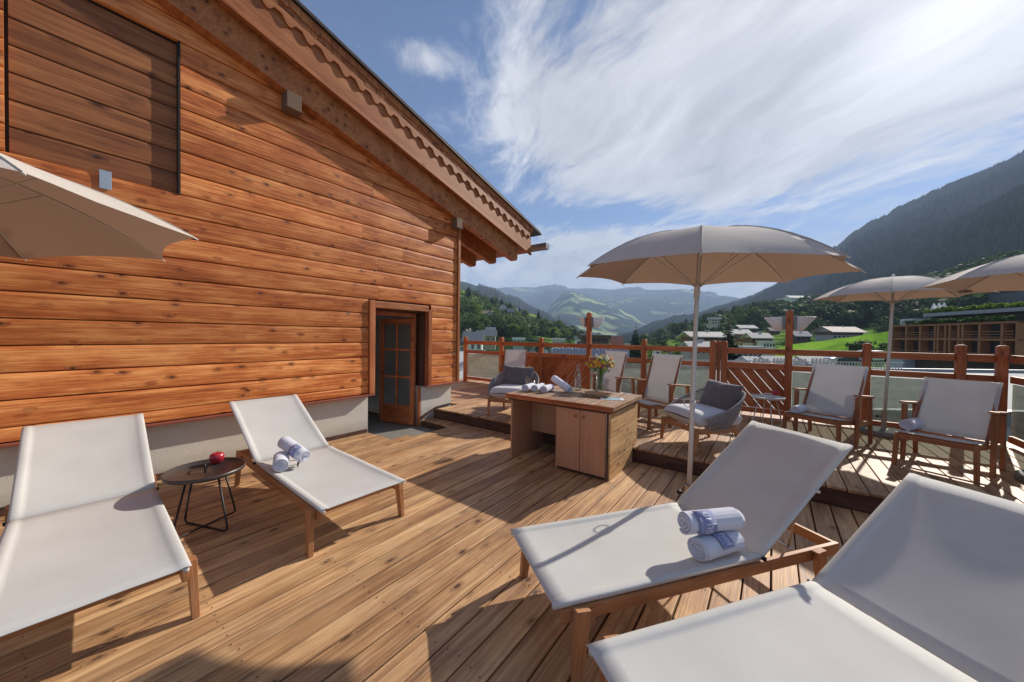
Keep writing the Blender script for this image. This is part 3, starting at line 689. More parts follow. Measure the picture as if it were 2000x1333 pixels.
# folded chair feet at the right edge
t = empty('folding_chair', (2.12, 5.15, .18), R(66), 'folded wooden chair frame lying at the right edge of the upper deck', 'deck chair')
for (a, b) in (((-.35, .10, .02), (.55, .06, .24)), ((-.30, -.28, .02), (.55, -.24, .24)), ((.55, .10, .03), (-.05, .14, .30)), ((.55, -.28, .03), (-.05, -.32, .30))):
    mb = M(); mb.beam(a, b, .028, .05); mb.build('frame_bar', WD['teak'], t, bevel=.003)
mb = M(); mb.beam((.5, -.3, .23), (.5, .12, .23), .03, .04); mb.beam((-.03, -.34, .28), (-.03, .16, .28), .03, .04); mb.build('cross_bar', WD['teak'], t, bevel=.003)

def pillow(mb, c, ax, ay, az, sx, sy, sz, n=26, crown=2.6, seed=0, wr=.012):
    """soft cushion: centre c, axes ax ay (plane) az (thickness)"""
    c = Vector(c); ax, ay, az = Vector(ax).normalized(), Vector(ay).normalized(), Vector(az).normalized()
    for sg in (1, -1):
        def fn(u, v):
            a, b = 2 * u - 1, 2 * v - 1
            pin = 1 - .05 * (a * a * (1 - b * b) * 0 + (1 - a * a) * b * b + (1 - b * b) * a * a)
            th = max(0, (1 - abs(a) ** crown)) ** .5 * max(0, (1 - abs(b) ** crown)) ** .5
            wv = wr * noise.noise(Vector((a * 3 + seed, b * 3, sg))) + wr * .8 * noise.noise(Vector((a * 7, b * 7 + seed, sg)))
            return c + ax * (a * sx / 2 * pin) + ay * (b * sy / 2 * pin) + az * (sg * (th * sz / 2 + wv * th))
        mb.grid(fn, n, n)
def rope_chair(x, y, rz, label, z0=.18):
    t = empty('rope_armchair', (x, y, z0), rz, label, 'armchair', 'rope armchairs on the upper deck')
    for s in (-1, 1):
        mb = M(); mb.beam((.03, s * .33, .30), (.0, s * .335, 0), .045, .05, upv=(1, 0, 0), w1=.032, h1=.032); mb.build('leg', WD['teak'], t, bevel=.004)
        mb = M(); mb.beam((.58, s * .27, .28), (.70, s * .30, 0), .042, .045, upv=(1, 0, 0), w1=.03, h1=.03); mb.build('leg', WD['teak'], t, bevel=.004)
        mb = M(); mb.beam((.055, s * .335, .262), (.56, s * .30, .262), .03, .06); mb.build('seat_frame', WD['teak'], t, bevel=.004)
    mb = M(); mb.beam((.03, -.31, .262), (.03, .31, .262), .03, .06); mb.build('seat_frame', WD['teak'], t, bevel=.004)
    mb = M()                                    # seat cushion as a puffed slab
    def slab(u, v):
        a, b = u * 2 * math.pi, v; 
        # cross-section ring in (y,z), b along x
        x_ = .01 + b * .66; e = min(1, min(b, 1 - b) * 9) ** .45
        hy = .335 * (1 - .25 * max(0, b - .55) ** 1.3); cy, sz_ = math.cos(a), math.sin(a)
        py_ = math.copysign(abs(cy) ** .35, cy) * hy * (.965 + .035 * e); pz_ = math.copysign(abs(sz_) ** .5, sz_) * .072 * e
        pz_ += .012 * (1 - (py_ / hy) ** 2) * (1 if sz_ > 0 else 0) + .004 * noise.noise(Vector((x_ * 6, py_ * 6, 1)))
        return Vector((x_, py_, .385 + pz_ * 1.25))
    mb.grid(slab, 48, 22); mb.build('seat_cushion', MT['cushion'], t, smooth=True, fix=True)
    def rim(k):      # k -1..1 from right front round the back to left front
        ph = k * R(118); xx = .37 + .44 * math.cos(ph); yy = .43 * math.sin(ph); e = 1 - abs(k)
        if abs(k) > .80: xx = .37 + .44 * math.cos(ph) - (abs(k) - .8) * .3
        return Vector((xx, yy, .40 + .30 * min(1, e * 1.55) ** .8))
    def low(k):
        ph = k * R(112); e = 1 - abs(k)
        return Vector((.33 + .32 * math.cos(ph) - (max(0, abs(k) - .8)) * .3, .345 * math.sin(ph), .275 + .02 * e))
    N = 60
    mb = M(); mb.tube([rim(-1 + 2 * i / N) for i in range(N + 1)], .014, 8); mb.tube([low(-1 + 2 * i / N) for i in range(N + 1)], .011, 8); mb.build('rim', MT['rope'], t, smooth=True)
    mb = M(); N = 74
    for i in range(N + 1):
        k = -1 + 2 * i / N; k2 = max(-1, min(1, k + .045)); a, b = low(k), rim(k2)
        m_ = (a + b) / 2 + (Vector((b.x - .35, b.y, 0))).normalized() * .02
        mb.tube([a, a.lerp(m_, .5) + Vector((0, 0, 0)), m_, m_.lerp(b, .5), b], .0085, 6)
    mb.build('rope_back', MT['rope'], t, smooth=True)
    mb = M(); pillow(mb, (.60, .0, .615), (0, 1, .03), (.36, 0, .93), (-.93, 0, .36), .60, .40, .19, seed=x * 5); mb.build('back_cushion', MT['dark_cushion'], t, smooth=True)
    return t
aR = rope_chair(-.955, 4.84, R(46), 'grey rope armchair with white seat right of the desk, in front of the parasol')
aL = rope_chair(-3.56, 4.70, R(108), 'grey rope armchair with white seat left behind the desk')

def side_table(x, y, z0, rz, h, rad, mt_top, mt_leg, label, ha=0):
    t = empty('side_table', (x, y, z0), rz, label, 'table')
    mb = M(); mb.lathe([(rad - .010, h - .026), (rad, h - .018), (rad + .003, h + .008), (rad - .003, h + .008), (rad - .006, h - .008), (.001, h - .010)], n=48); mb.lathe([(.001, h - .0262), (rad - .010, h - .026)], n=48); mb.build('table_top', mt_top, t, smooth=True, fix=True)
    for k in (0, 1):
        a = k * R(90) + R(8); d = Vector((math.cos(a), math.sin(a), 0)); n_ = Vector((-d.y, d.x, 0)); f = rad * .92; tp = rad * .52; o = n_ * .0
        pts = [d * tp + Vector((0, 0, h - .026)), d * (f - .005) + Vector((0, 0, .05)), d * (f - .004) + Vector((0, 0, .022)), d * (f - .03) + Vector((0, 0, .008 + .012 * k)),
               d * -(f - .03) + Vector((0, 0, .008 + .012 * k)), d * -(f - .004) + Vector((0, 0, .022)), d * -(f - .005) + Vector((0, 0, .05)), d * -tp + Vector((0, 0, h - .026))]
        mb = M(); mb.tube(pts, .0075, 8); mb.build('leg_frame', mt_leg, t, smooth=True)
    mb = M(); hh = .052; w_ = .055
    pts = [(0, -w_, h - .01), (0, -w_, h + hh - .02), (0, -w_ + .006, h + hh - .006), (0, -w_ + .02, h + hh), (0, w_ - .02, h + hh), (0, w_ - .006, h + hh - .006), (0, w_, h + hh - .02), (0, w_, h - .01)]
    mb.tube(pts, .006, 8); hn = mb.build('carry_handle', mt_leg, t, smooth=True); hn.rotation_euler = (0, 0, ha - R(90) - rz)
    return t
side_table(-3.575, .80, 0, R(13), .465, .25, MT['darktray'], MT['black'], 'black round side table between the two left sun loungers', R(163))
side_table(-.05, 6.88, .18, R(10), .455, .22, MT['white_metal'], MT['white_metal'], 'white round side table between the rope armchair and the slanted fence boards', R(2))
def apple(p, label, s=1):
    t = empty('apple', p, .4, label, 'apple', 'apples on the side tables', s)
    mb = M(); mb.lathe([(.0005, .006), (.014, .001), (.027, .010), (.037, .030), (.040, .046), (.035, .062), (.022, .070), (.009, .066), (.0005, .058)], n=24); mb.build('fruit', MT['apple'], t, smooth=True, fix=True)
    mb = M(); mb.tube([(0, 0, .056), (.002, .001, .07), (.006, .002, .082)], .0016, 6); mb.build('stalk', MT['bat'], t)
apple(onz(424, 906, .455), 'shiny red apple on the black side table', 1.3)
apple(onz(1513, 774, .626), 'red apple on the white side table', 1.35)

def parasol(base, ctr, n, ph, Rr, Hd, label, bz=0.0, ring=True):
    t = empty('parasol', (base[0], base[1], bz), 0, label, 'parasol', 'beige parasols on the terrace')
    C = Vector(ctr) - Vector((base[0], base[1], bz)); N = Vector((n[0], n[1], 1)).normalized()
    e1 = Vector((0, 1, 0)).cross(N).normalized(); e2 = N.cross(e1)
    def pt(r, a, zz): return C + e1 * (math.cos(a) * r) + e2 * (math.sin(a) * r) + N * zz
    apex = pt(0, 0, Hd); dome = lambda t_: Hd * (1 - t_ ** 2.15)
    mb = M(); nr, ns = 16, 8
    for k in range(8):
        a0 = ph + k * math.pi / 4
        def fn(u, v):
            s_ = math.sin(math.pi * v); tt = u
            # straight chord between the ribs, pulled in at the hem
            pa, pb = pt(tt * Rr, a0, dome(tt)), pt(tt * Rr, a0 + math.pi / 4, dome(tt))
            q = pa.lerp(pb, v); cen = pt(0, 0, dome(tt)); q = q + (cen - q) * (.05 * s_ * tt ** 3)
            q = q + N * (s_ * (.016 * tt ** 4) - s_ * .012 * tt * (1 - tt) * 2 + .004 * noise.noise(Vector((tt * 5, v * 4, k))))
            return q
        mb.grid(fn, nr, ns)
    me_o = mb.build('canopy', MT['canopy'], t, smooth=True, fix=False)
    bm = bmesh.new(); bm.from_mesh(me_o.data); bmesh.ops.remove_doubles(bm, verts=bm.verts, dist=.0006)
    bm.normal_update()
    if sum((f.normal.dot(N) * f.calc_area() for f in bm.faces)) < 0: bmesh.ops.reverse_faces(bm, faces=bm.faces)
    for e in bm.edges:
        if len(e.link_faces) == 2 and e.calc_face_angle(0) > R(9): e.smooth = False
    bm.to_mesh(me_o.data); bm.free()
    # hem seams along ribs
    mb = M()
    for k in range(8):
        a = ph + k * math.pi / 4; mb.tube([pt(u / 10 * Rr * 1.0, a, dome(u / 10) + .002) for u in range(0, 11)], .0035, 6)
    mb.build('canopy_seam', MT['canopy'], t, smooth=True)
    runner = pt(0, 0, -.10)
    for k in range(8):
        a = ph + k * math.pi / 4
        mb = M(); mb.tube([pt(u / 10 * Rr * 1.012, a, dome(min(1, u / 10)) - .012) for u in range(0, 11)], .0042, 6); mb.build('rib', MT['white_metal'], t, smooth=True)
        mb = M(); mb.tube([runner + (pt(1, a, 0) - C) * .02, pt(Rr * .48, a, dome(.48) - .016)], .0038, 6); mb.build('strut', MT['white_metal'], t, smooth=True)
    mb = M(); top = apex + N * .015; mid = C + N * -.12
    mb.tube([(0, 0, .06), mid.lerp(Vector((0, 0, .06)), .45), mid, top], [.019, .019, .0165, .0165], 14); mb.build('pole', MT['alu'], t, smooth=True)
    mb = M(); mb.tube([runner - N * .09, runner - N * .085, runner + N * .01, runner + N * .03], [.020, .022, .022, .028], 14)
    mb.build('runner', MT['white_metal'], t, smooth=True)
    mb = M(); mb.tube([top - N * .02, top + N * .015, top + N * .03], [.026, .022, .006], 12); mb.build('finial', MT['white_metal'], t, smooth=True)
    if ring:
        pr = mid * .52; mb = M(); mb.tube([pr + Vector((-.035 + .032 * math.cos(q / 12 * 6.283), .0, .035 * math.sin(q / 12 * 6.283))) for q in range(12)], .0045, 6, closed=True)
        mb.tube([pr - Vector((0, 0, .02)), pr + Vector((0, 0, .02))], .024, 12); mb.build('tilt_catch', MT['white_metal'], t, smooth=True)
    mb = M(); mb.lathe([(.001, 0), (.255, .0), (.265, .012), (.262, .065), (.245, .078), (.001, .080)], n=44); mb.build('base_disc', MT['granite'], t)
    mb = M(); mb.lathe([(.05, .08), (.05, .086), (.029, .088), (.029, .335), (.024, .337), (.024, .1)], n=20); mb.build('base_tube', MT['steel'], t)
    mb = M(); mb.tube([(-.029, 0, .26), (-.055, 0, .26), (-.057, 0, .26), (-.085, 0, .26)], [.006, .006, .016, .018], 10); mb.build('clamp_knob', MT['black'], t, smooth=True)
    return t
parasol((-.535, 3.20), (-.50, 3.215, 2.065), (.05, -.03), -1.403, 1.005, .345, 'big open beige parasol over the deck right of the desk')
parasol((1.32, 7.34), (1.37, 7.34, 2.175), (.0, -.01), -2.55, .90, .28, 'open beige parasol at the fence, its pole right of a fence post', bz=.18)
parasol((2.24, 5.80), (2.24, 5.80, 2.12), (.04, .008), -1.855, .93, .30, 'open beige parasol cut off by the right edge of the picture', bz=.18, ring=False)
parasol((-3.46, -.52), (-3.46, -.49, 2.108), (-.036, -.025), .4, 1.2, .36, 'open beige parasol at the left edge, seen from below against the wall')

# ---------------------------------------------------------------- desk
DK = empty('bar_desk', (-2.035, 4.1, 0), 0, 'rustic wooden desk with two cupboard doors and slatted top standing at the deck step', 'desk'); DI = Matrix.Translation((2.035, -4.1, 0))
def kpart(mb, name, mat, parent=None, **k):
    o = mb.build(name, mat, parent or DK, **k)
    if not parent: o.matrix_parent_inverse = DI
    return o
x0, x1, y0, y1, zt = -2.69, -1.38, 3.64, 4.59, .745
side = lambda X: [(X, y0, .0), (X, 4.42, 0), (X, 4.42, .195), (X, y1, .195), (X, y1, zt), (X, y0, zt)]
mb = M(); mb.prism(side(x0), (.022, 0, 0)); kpart(mb, 'left_panel', WD['beech'], fix=True)
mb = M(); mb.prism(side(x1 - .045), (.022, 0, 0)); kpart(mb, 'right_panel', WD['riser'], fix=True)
mb = M()
for i, (za, zb) in enumerate(((.0, .27), (.275, .50), (.505, zt))):
    if i == 0: mb.box(x1 - .022, x1, y0 + .015, 4.42, za, .196, 1); mb.box(x1 - .022, x1, y0 + .015, y1, .198, zb, 1)
    else: mb.box(x1 - .022, x1 + .002 * i, y0 + .015, y1, za, zb, 1)
kpart(mb, 'side_planks', WD['desk'], bevel=.004)
mb = M(); mb.box(-2.03, -2.012, y0, 4.42, 0, zt, 2); kpart(mb, 'divider', WD['beech'])
mb = M(); mb.box(-2.668, -2.03, 4.10, 4.118, .24, zt, 2); kpart(mb, 'kneehole_back', WD['beech'])
mb = M(); mb.box(-2.668, x1 - .045, 4.40, 4.415, .0, .60, 2); mb.box(-2.668, x1 - .045, y1 - .02, y1, .2, zt, 2); kpart(mb, 'back_panel', WD['riser'])
for i, (a, b) in enumerate(((-2.008, -1.722), (-1.716, -1.428))):
    d = M(); d.box(a, b, y0 - .012, y0 + .006, .035, zt - .02, 2); dd = kpart(d, 'cupboard_door', WD['beech'], bevel=.002)
    kx = b - .045 if i == 0 else a + .045; mb = M(); kb = Vector((kx, y0 - .012, .655)); mb.tube([kb, kb + Vector((0, -.012, 0)), kb + Vector((0, -.016, 0)), kb + Vector((0, -.028, 0)), kb + Vector((0, -.030, 0))], [.005, .005, .014, .015, .008], 14)
    kn = mb.build('knob', WD['dteak'], dd, smooth=True)
mb = M(); mb.box(x1 - .044, x1 - .034, y0 - .006, y0 + .002, .01, zt, 2); kpart(mb, 'edge_strip', MT['steel'])
mb = M(); mb.box(x0 - .03, x1 + .02, y0 - .025, y0 + .01, zt - .015, zt + .012, 0); mb.box(x0 - .03, x0, y0 + .01, y1 + .02, zt - .015, zt + .012, 1); mb.box(x1 - .01, x1 + .02, y0 + .01, y1 + .02, zt - .015, zt + .012, 1); kpart(mb, 'under_edge', WD['riser'], bevel=.003)
mb = M(); mb.box(x0 - .06, -2.06, y0 - .05, y0 - .028, zt + .008, zt + .062, 0); mb.box(-2.056, x1 + .04, y0 - .05, y0 - .028, zt + .008, zt + .062, 0); kpart(mb, 'front_board', WD['fence'], bevel=.005)
mb = M(); xx = x0 - .06; q = random.Random(4)
while xx < x1 + .03:
    wd = .046; mb.box(xx, xx + wd - .010, y0 - .026, y1 + .04 + q.uniform(-.006, .006), zt + .014, zt + .062 + q.uniform(-.001, .002), 1, r=q.random()); xx += wd
kpart(mb, 'slatted_top', WD['dtop'], bevel=.002)
TZ = zt + .063

# ---------------------------------------------------------------- towels
def towel(p, rz, L, Rr, label, tilt=0, group='rolled towels', flat=.92, turns=3.2, seed=0, band=None, text=None, roll=0, bw=.06, bx=-.25, small=None):
    t = empty('towel', p, rz, label, 'towel', group); t.rotation_euler = (0, tilt, rz)
    mb = M(); n = 90; q = random.Random(seed); k0 = q.uniform(0, 6.28)
    def rad(i): s_ = i / n; return .008 + (Rr - .008) * s_
    def xyz(i, j, nx=10):
        th = k0 + i / n * turns * 2 * math.pi; r = rad(i) * (1 + .05 * noise.noise(Vector((th * .8, j * .3, seed))))
        x = (j / nx - .5) * L; inn = (1 - i / n) * .012 * q.uniform(.6, 1.0)
        x += (.012 * noise.noise(Vector((i * .12, seed * 3, j > nx / 2))) if j in (0, nx) else 0)
        return Vector((x, r * math.cos(th), Rr * flat + r * math.sin(th) * flat))
    vs = [xyz(i, j) for i in range(n + 1) for j in range(11)]
    fs = [(i * 11 + j, i * 11 + j + 1, (i + 1) * 11 + j + 1, (i + 1) * 11 + j) for i in range(n) for j in range(10)]
    mb.add(vs, fs); o = mb.build('roll', MT['towel'], t, smooth=True, solid=.0085, solid_off=-1)
    mb = M(); mb.lathe([(.001, -L / 2 + .012), (Rr * .93, -L / 2 + .012), (Rr * .93, L / 2 - .012), (.001, L / 2 - .012)], n=20)
    mb.v = [(z_, x_, Rr * flat + y_ * flat) for x_, y_, z_ in mb.v]; mb.build('core', MT['towel'], t, fix=True)
    if band:
        a0, a1 = band; mb = M(); r = Rr * 1.035 + .0015
        fn = lambda u, v: Vector(((bx) * L + (v - .5) * bw, r * math.cos(a0 + (a1 - a0) * u), Rr * flat + r * flat * math.sin(a0 + (a1 - a0) * u)))
        mb.grid(fn, 20, 2); mb.build('logo_band', MT['band'], t, smooth=True, solid=.001)
        def letters(s, size, xo, ac, nm, flip=1):
            fc_ = bpy.data.curves.new(nm, 'FONT'); fc_.body = s; fc_.size = size; fc_.align_x = 'CENTER'; fc_.align_y = 'CENTER'; fc_.offset = size * .018
            fo = bpy.data.objects.new(nm, fc_); col.objects.link(fo); dg = bpy.context.evaluated_depsgraph_get(); dg.update()
            me = bpy.data.meshes.new_from_object(fo.evaluated_get(dg)); bpy.data.objects.remove(fo)
            bm = bmesh.new(); bm.from_mesh(me); bmesh.ops.triangulate(bm, faces=bm.faces); bmesh.ops.subdivide_edges(bm, edges=[e for e in bm.edges if e.calc_length() > .008], cuts=2)
            rr = r + .0022
            for v in bm.verts:
                an = ac - flip * v.co.x / rr; v.co = Vector((xo + v.co.y, rr * math.cos(an), Rr * flat + rr * flat * math.sin(an)))
            bm.to_mesh(me); bm.free(); me.materials.clear(); me.materials.append(MT['letters']); fo = bpy.data.objects.new(nm, me); col.objects.link(fo); fo.parent = t
            qq = fo.modifiers.new('solid', 'SOLIDIFY'); qq.thickness = .0012; qq.offset = 0
        if text:
            for (s, size, xo, ac) in text: letters(s, size, bx * L + xo, ac, 'lettering', -1)
    return t
h3 = .335
pA = onz(1397, 1075, h3 + .01); pB = onz(1380, 1040, h3 + .01)
a = (onz(1447, 1052, h3 + .05) - onz(1362, 1080, h3 + .05)); 
towel(onz(1400, 1083, h3 + .004), math.atan2(a.y, a.x), .31, .070, 'rolled pale blue towel with blue logo, lower of two on the right lounger', seed=2, band=(R(88), R(165)), bw=.09, bx=.0, text=[('hof', .058, .012, R(126)), ('IIIIII III III', .013, -.033, R(126))], flat=.84)
a = (onz(1440, 1000, h3 + .12) - onz(1320, 1012, h3 + .12))
towel(onz(1396, 1076, h3 + .004) + Vector((-.025, -.01, .112)), math.atan2(a.y, a.x), .345, .068, 'rolled pale blue towel with blue logo, upper of two on the right lounger', seed=5, band=(R(92), R(240)), bw=.11, bx=-.2, text=[('erho', .078, .014, R(163)), ('IIIIIII IIII III III', .015, -.040, R(163))], flat=.88)
a = onz(545, 915, .39) - onz(548, 884, .39)
towel(onz(549, 915, .343), math.atan2(a.y, a.x), .24, .066, 'rolled white towel, lower of two on the left lounger, end facing front', seed=8)
a = onz(607, 895, .47) - onz(540, 872, .47)
towel(onz(573, 904, .343) + Vector((0, 0, .072)), math.atan2(a.y, a.x), .36, .064, 'rolled white towel with faint logo, upper of two on the left lounger', tilt=R(12), seed=9, band=(R(85), R(200)), bw=.09, bx=.2, text=[('hof', .05, .0, R(140))])
a = onz(1545, 797, .6) - onz(1578, 788, .6)
towel(onz(1560, 806, .53), math.atan2(a.y, a.x) + math.pi, .27, .066, 'rolled white towel on the deck chair behind the small white table', seed=12, flat=.8)
a = onz(1776, 838, .6) - onz(1800, 822, .6)
towel(onz(1781, 839, .53), R(60), .25, .075, 'rolled white towel on the low deck chair near the corner post', seed=14, flat=.82)
for i, (x, y, lb) in enumerate(((1028, 764, 'leftmost of three small rolled towels on the desk'), (1046, 765, 'middle of three small rolled towels on the desk'), (1064, 767, 'right one of three small rolled towels on the desk'))):
    p = onz(x, y + 1, TZ) + Vector((-.02, .10, 0)); towel(p, R(97), .26, .052, lb, seed=20 + i, group='towels on the desk')
a = onz(1112, 762, TZ) - onz(1072, 738, TZ + .06)
towel(onz(1092, 764, TZ) + Vector((.01, .03, .045)), R(-22), .36, .056, 'long rolled towel leaning on the small ones on the desk', tilt=R(19), seed=33, group='towels on the desk')

# ---------------------------------------------------------------- small things on the desk and tables
p = onz(1172, 763, TZ)
t = empty('flower_vase', p, 0, 'glass vase with a round bunch of yellow, orange and purple flowers on the desk', 'vase'); t.scale = (1.42,) * 3
mb = M(); mb.lathe([(.001, 0), (.040, 0), (.043, .006), (.043, .17), (.040, .17), (.040, .010), (.001, .008)], n=28); mb.build('glass', MT['glass'], t, smooth=True, fix=True)
mb = M(); q = random.Random(3)
for i in range(26):
    a, b = q.uniform(0, 6.28), q.uniform(0, 6.28); r1, r2 = q.uniform(0, .030), q.uniform(0, .034)
    mb.tube([(r1 * math.cos(a), r1 * math.sin(a), .014), (r2 * math.cos(b), r2 * math.sin(b), .16), (2.1 * r2 * math.cos(b), 2.1 * r2 * math.sin(b), .22)], .0026, 5)
mb.build('stems', MT['stem'], t, smooth=True)
mb = M()
for i in range(150):
    a, r = q.uniform(0, 6.28), q.uniform(.02, .095); z_ = .17 + q.uniform(0, .10); c = Vector((r * math.cos(a), r * math.sin(a), z_)); d = Vector((q.uniform(-1, 1), q.uniform(-1, 1), q.uniform(0, 1.2))).normalized(); s_ = d.orthogonal().normalized()
    L = q.uniform(.025, .045); mb.add([c, c + d * L * .5 + s_ * .007, c + d * L, c + d * L * .5 - s_ * .007], [(0, 1, 2, 3)])
mb.build('leaves', MT['stem'], t)
FC = {'yellow_flowers': (.80, .55, .03), 'orange_flowers': (.78, .27, .03), 'purple_flowers': (.20, .06, .25), 'white_flowers': (.62, .60, .52), 'pink_flowers': (.45, .05, .12), 'lime_flowers': (.35, .42, .10)}
for nm, c in FC.items():
    mb = M()
    for i in range(42 if nm[:3] in ('yel', 'ora', 'lim') else 24):
        th = q.uniform(0, 6.28); ph_ = math.acos(q.uniform(-.12, 1)); rr = q.uniform(.095, .145) if nm != 'purple_flowers' else q.uniform(.09, .125)
        if nm == 'white_flowers': ph_ *= .5
        n_ = Vector((math.sin(ph_) * math.cos(th), math.sin(ph_) * math.sin(th), math.cos(ph_))); c0 = Vector((0, 0, .235)) + Vector((n_.x * rr * 1.05, n_.y * rr * 1.05, n_.z * rr * .85))
        e1 = n_.orthogonal().normalized(); e2 = n_.cross(e1); fr = q.uniform(.015, .023); m_ = 7
        ring = [c0 + (e1 * math.cos(j * math.pi / m_) + e2 * math.sin(j * math.pi / m_)) * fr * (1 if j % 2 else .55) - n_ * (.004 if j % 2 else 0) for j in range(2 * m_)]
        mb.add(ring + [c0 + n_ * .006], [(j, (j + 1) % (2 * m_), 2 * m_) for j in range(2 * m_)])
        mb.add([c0 + n_ * .012 + e1 * .005, c0 + n_ * .012 - e1 * .003 + e2 * .004, c0 + n_ * .012 - e1 * .003 - e2 * .004, c0 + n_ * .002], [(0, 1, 2), (0, 3, 1), (1, 3, 2), (2, 3, 0)])
    mb.build(nm, plain(nm, c, .7, 0, .3, 60), t)
p = onz(1128, 762, TZ)
t = empty('carafe', p, 0, 'clear glass water carafe with stopper on the desk', 'carafe'); t.scale = (1.28,) * 3
mb = M(); pr = [(.001, 0), (.050, 0), (.052, .008), (.040, .06), (.033, .10), (.033, .175), (.022, .20), (.018, .215), (.021, .225)]
mb.lathe(pr + [(r_ - .003 if r_ > .004 else .001, z_ + (.006 if z_ < .01 else 0)) for r_, z_ in reversed(pr)], n=24); mb.build('glass', MT['glass'], t, smooth=True, fix=True)
mb = M(); mb.lathe([(.001, .215), (.016, .215), (.017, .25), (.022, .255), (.022, .275), (.001, .278)], n=16); mb.build('stopper', MT['glass'], t, smooth=True, fix=True)
p = onz(1104, 757, TZ)
t = empty('drinking_glass', p, 0, 'small drinking glass behind the leaning towel on the desk', 'glass')
mb = M(); mb.lathe([(.001, 0), (.026, 0), (.032, .085), (.0295, .085), (.024, .007), (.001, .006)], n=20); mb.build('glass', MT['glass'], t, smooth=True, fix=True)
p = onz(1036, 755, TZ)
t = empty('glass_jar', p, 0, 'low glass jar with brown dried twigs behind the small towels on the desk', 'jar'); t.scale = (1.3,) * 3
mb = M(); mb.lathe([(.001, 0), (.05, 0), (.055, .01), (.055, .07), (.052, .07), (.052, .012), (.001, .008)], n=24); mb.build('glass', MT['glass'], t, smooth=True, fix=True)
mb = M()
for i in range(26):
    a = q.uniform(0, 6.28); b = q.uniform(0, 6.28); mb.tube([(.02 * math.cos(a), .02 * math.sin(a), .012), (.05 * math.cos(b), .05 * math.sin(b), q.uniform(.06, .12))], .0022, 4)
mb.build('twigs', MT['bat'], t)
p = onz(1165, 775, TZ)
t = empty('paper_box', p, R(8), 'small brown paper tray on the desk in front of the flower vase', 'tray'); t.scale = (1.3,) * 3
mb = M(); mb.box(-.115, .115, -.055, .055, 0, .004); mb.prism([(-.115, -.055, .004), (.115, -.055, .004), (.125, -.075, .035), (-.125, -.075, .035)], (0, -.003, 0)); mb.prism([(-.115, .055, .004), (.115, .055, .004), (.125, .07, .035), (-.125, .07, .035)], (0, .003, 0)); mb.prism([(-.115, -.055, .004), (-.115, .055, .004), (-.13, .07, .035), (-.13, -.075, .035)], (-.003, 0, 0)); mb.prism([(.115, -.055, .004), (.115, .055, .004), (.13, .07, .035), (.13, -.075, .035)], (.003, 0, 0)); mb.build('tray', MT['kraft'], t, fix=True)
p = onz(1195, 780, TZ)
t = empty('leaflet', p, R(25), 'blue and white printed leaflet lying on the desk corner', 'leaflet'); t.scale = (1.5,) * 3
mb = M(); mb.box(-.09, .09, -.055, .055, .0, .004); mb.build('sheet', MT['paper'], t); mb = M(); mb.box(-.055, .065, -.035, .04, .0045, .0055); mb.build('print', MT['bluepaper'], t)
p = onz(1143, 777, TZ)
t = empty('spectacles', p, R(10), 'pair of thin spectacles on the desk beside the paper tray', 'glasses')
mb = M()
for s in (-1, 1):
    mb.tube([(s * .033 + .024 * math.cos(k / 16 * 6.283), .003, .019 + .018 * math.sin(k / 16 * 6.283)) for k in range(16)], .0016, 5, closed=True); mb.tube([(s * .058, 0, .025), (s * .06, .12, .02), (s * .058, .135, .004)], .0014, 5)
mb.tube([(-.009, .003, .022), (0, .0, .026), (.009, .003, .022)], .0014, 5); mb.build('frame', MT['steel'], t)
p = onz(583, 910, .345)
t = empty('sunglasses', p, R(150), 'dark oval sunglasses beside the towels on the left lounger', 'glasses')
for s in (-1, 1):
    mb = M(); mb.tube([(s * .036 + .030 * math.cos(k / 18 * 6.283), .0, .026 + .022 * math.sin(k / 18 * 6.283)) for k in range(18)], .0034, 6, closed=True); mb.tube([(s * .066, 0, .034), (s * .068, .13, .028), (s * .064, .15, .006)], .0028, 5); mb.build('frame', MT['black'], t, smooth=True)
    mb = M(); mb.lathe([(.001, 0), (.028, 0), (.028, .001), (.001, .001)], n=18); mb.v = [(s * .036 + a, c_, .026 + b * .76) for a, b, c_ in mb.v]; mb.build('lens', MT['darktray'], t)

# ---------------------------------------------------------------- terrain
def terrain_mat(name, forest, meadow, scale, lo, hi, detail=6, forest2=None, squash=(1, 1, 1), brk=40, bmp=.6):
    m, g, b, out = new_mat(name); t = g.n('ShaderNodeNewGeometry').outputs['Position']
    t2 = g.vm('MULTIPLY', t, squash)
    n = g.noise(t2, scale, detail, .6, .4); k = g.mapr(n, lo, hi)
    f = g.noise(t, scale * brk, 5, .7); fd = forest2 or tuple(x * .45 for x in forest)
    fc = g.mix(g.mapr(f, .35, .68), fd, forest); mc = g.mix(g.mapr(g.noise(t, scale * 7, 4, .6), .35, .65), tuple(x * .78 for x in meadow), meadow)
    g.set(b, 'Base Color', g.mix(k, fc, mc)); b.inputs['Roughness'].default_value = 1; b.inputs['Specular IOR Level'].default_value = 0
    bump(g, b, g.m('MULTIPLY', f, g.m('SUBTRACT', 1.0, k)), bmp, 8.0 if scale < .02 else .3); return m
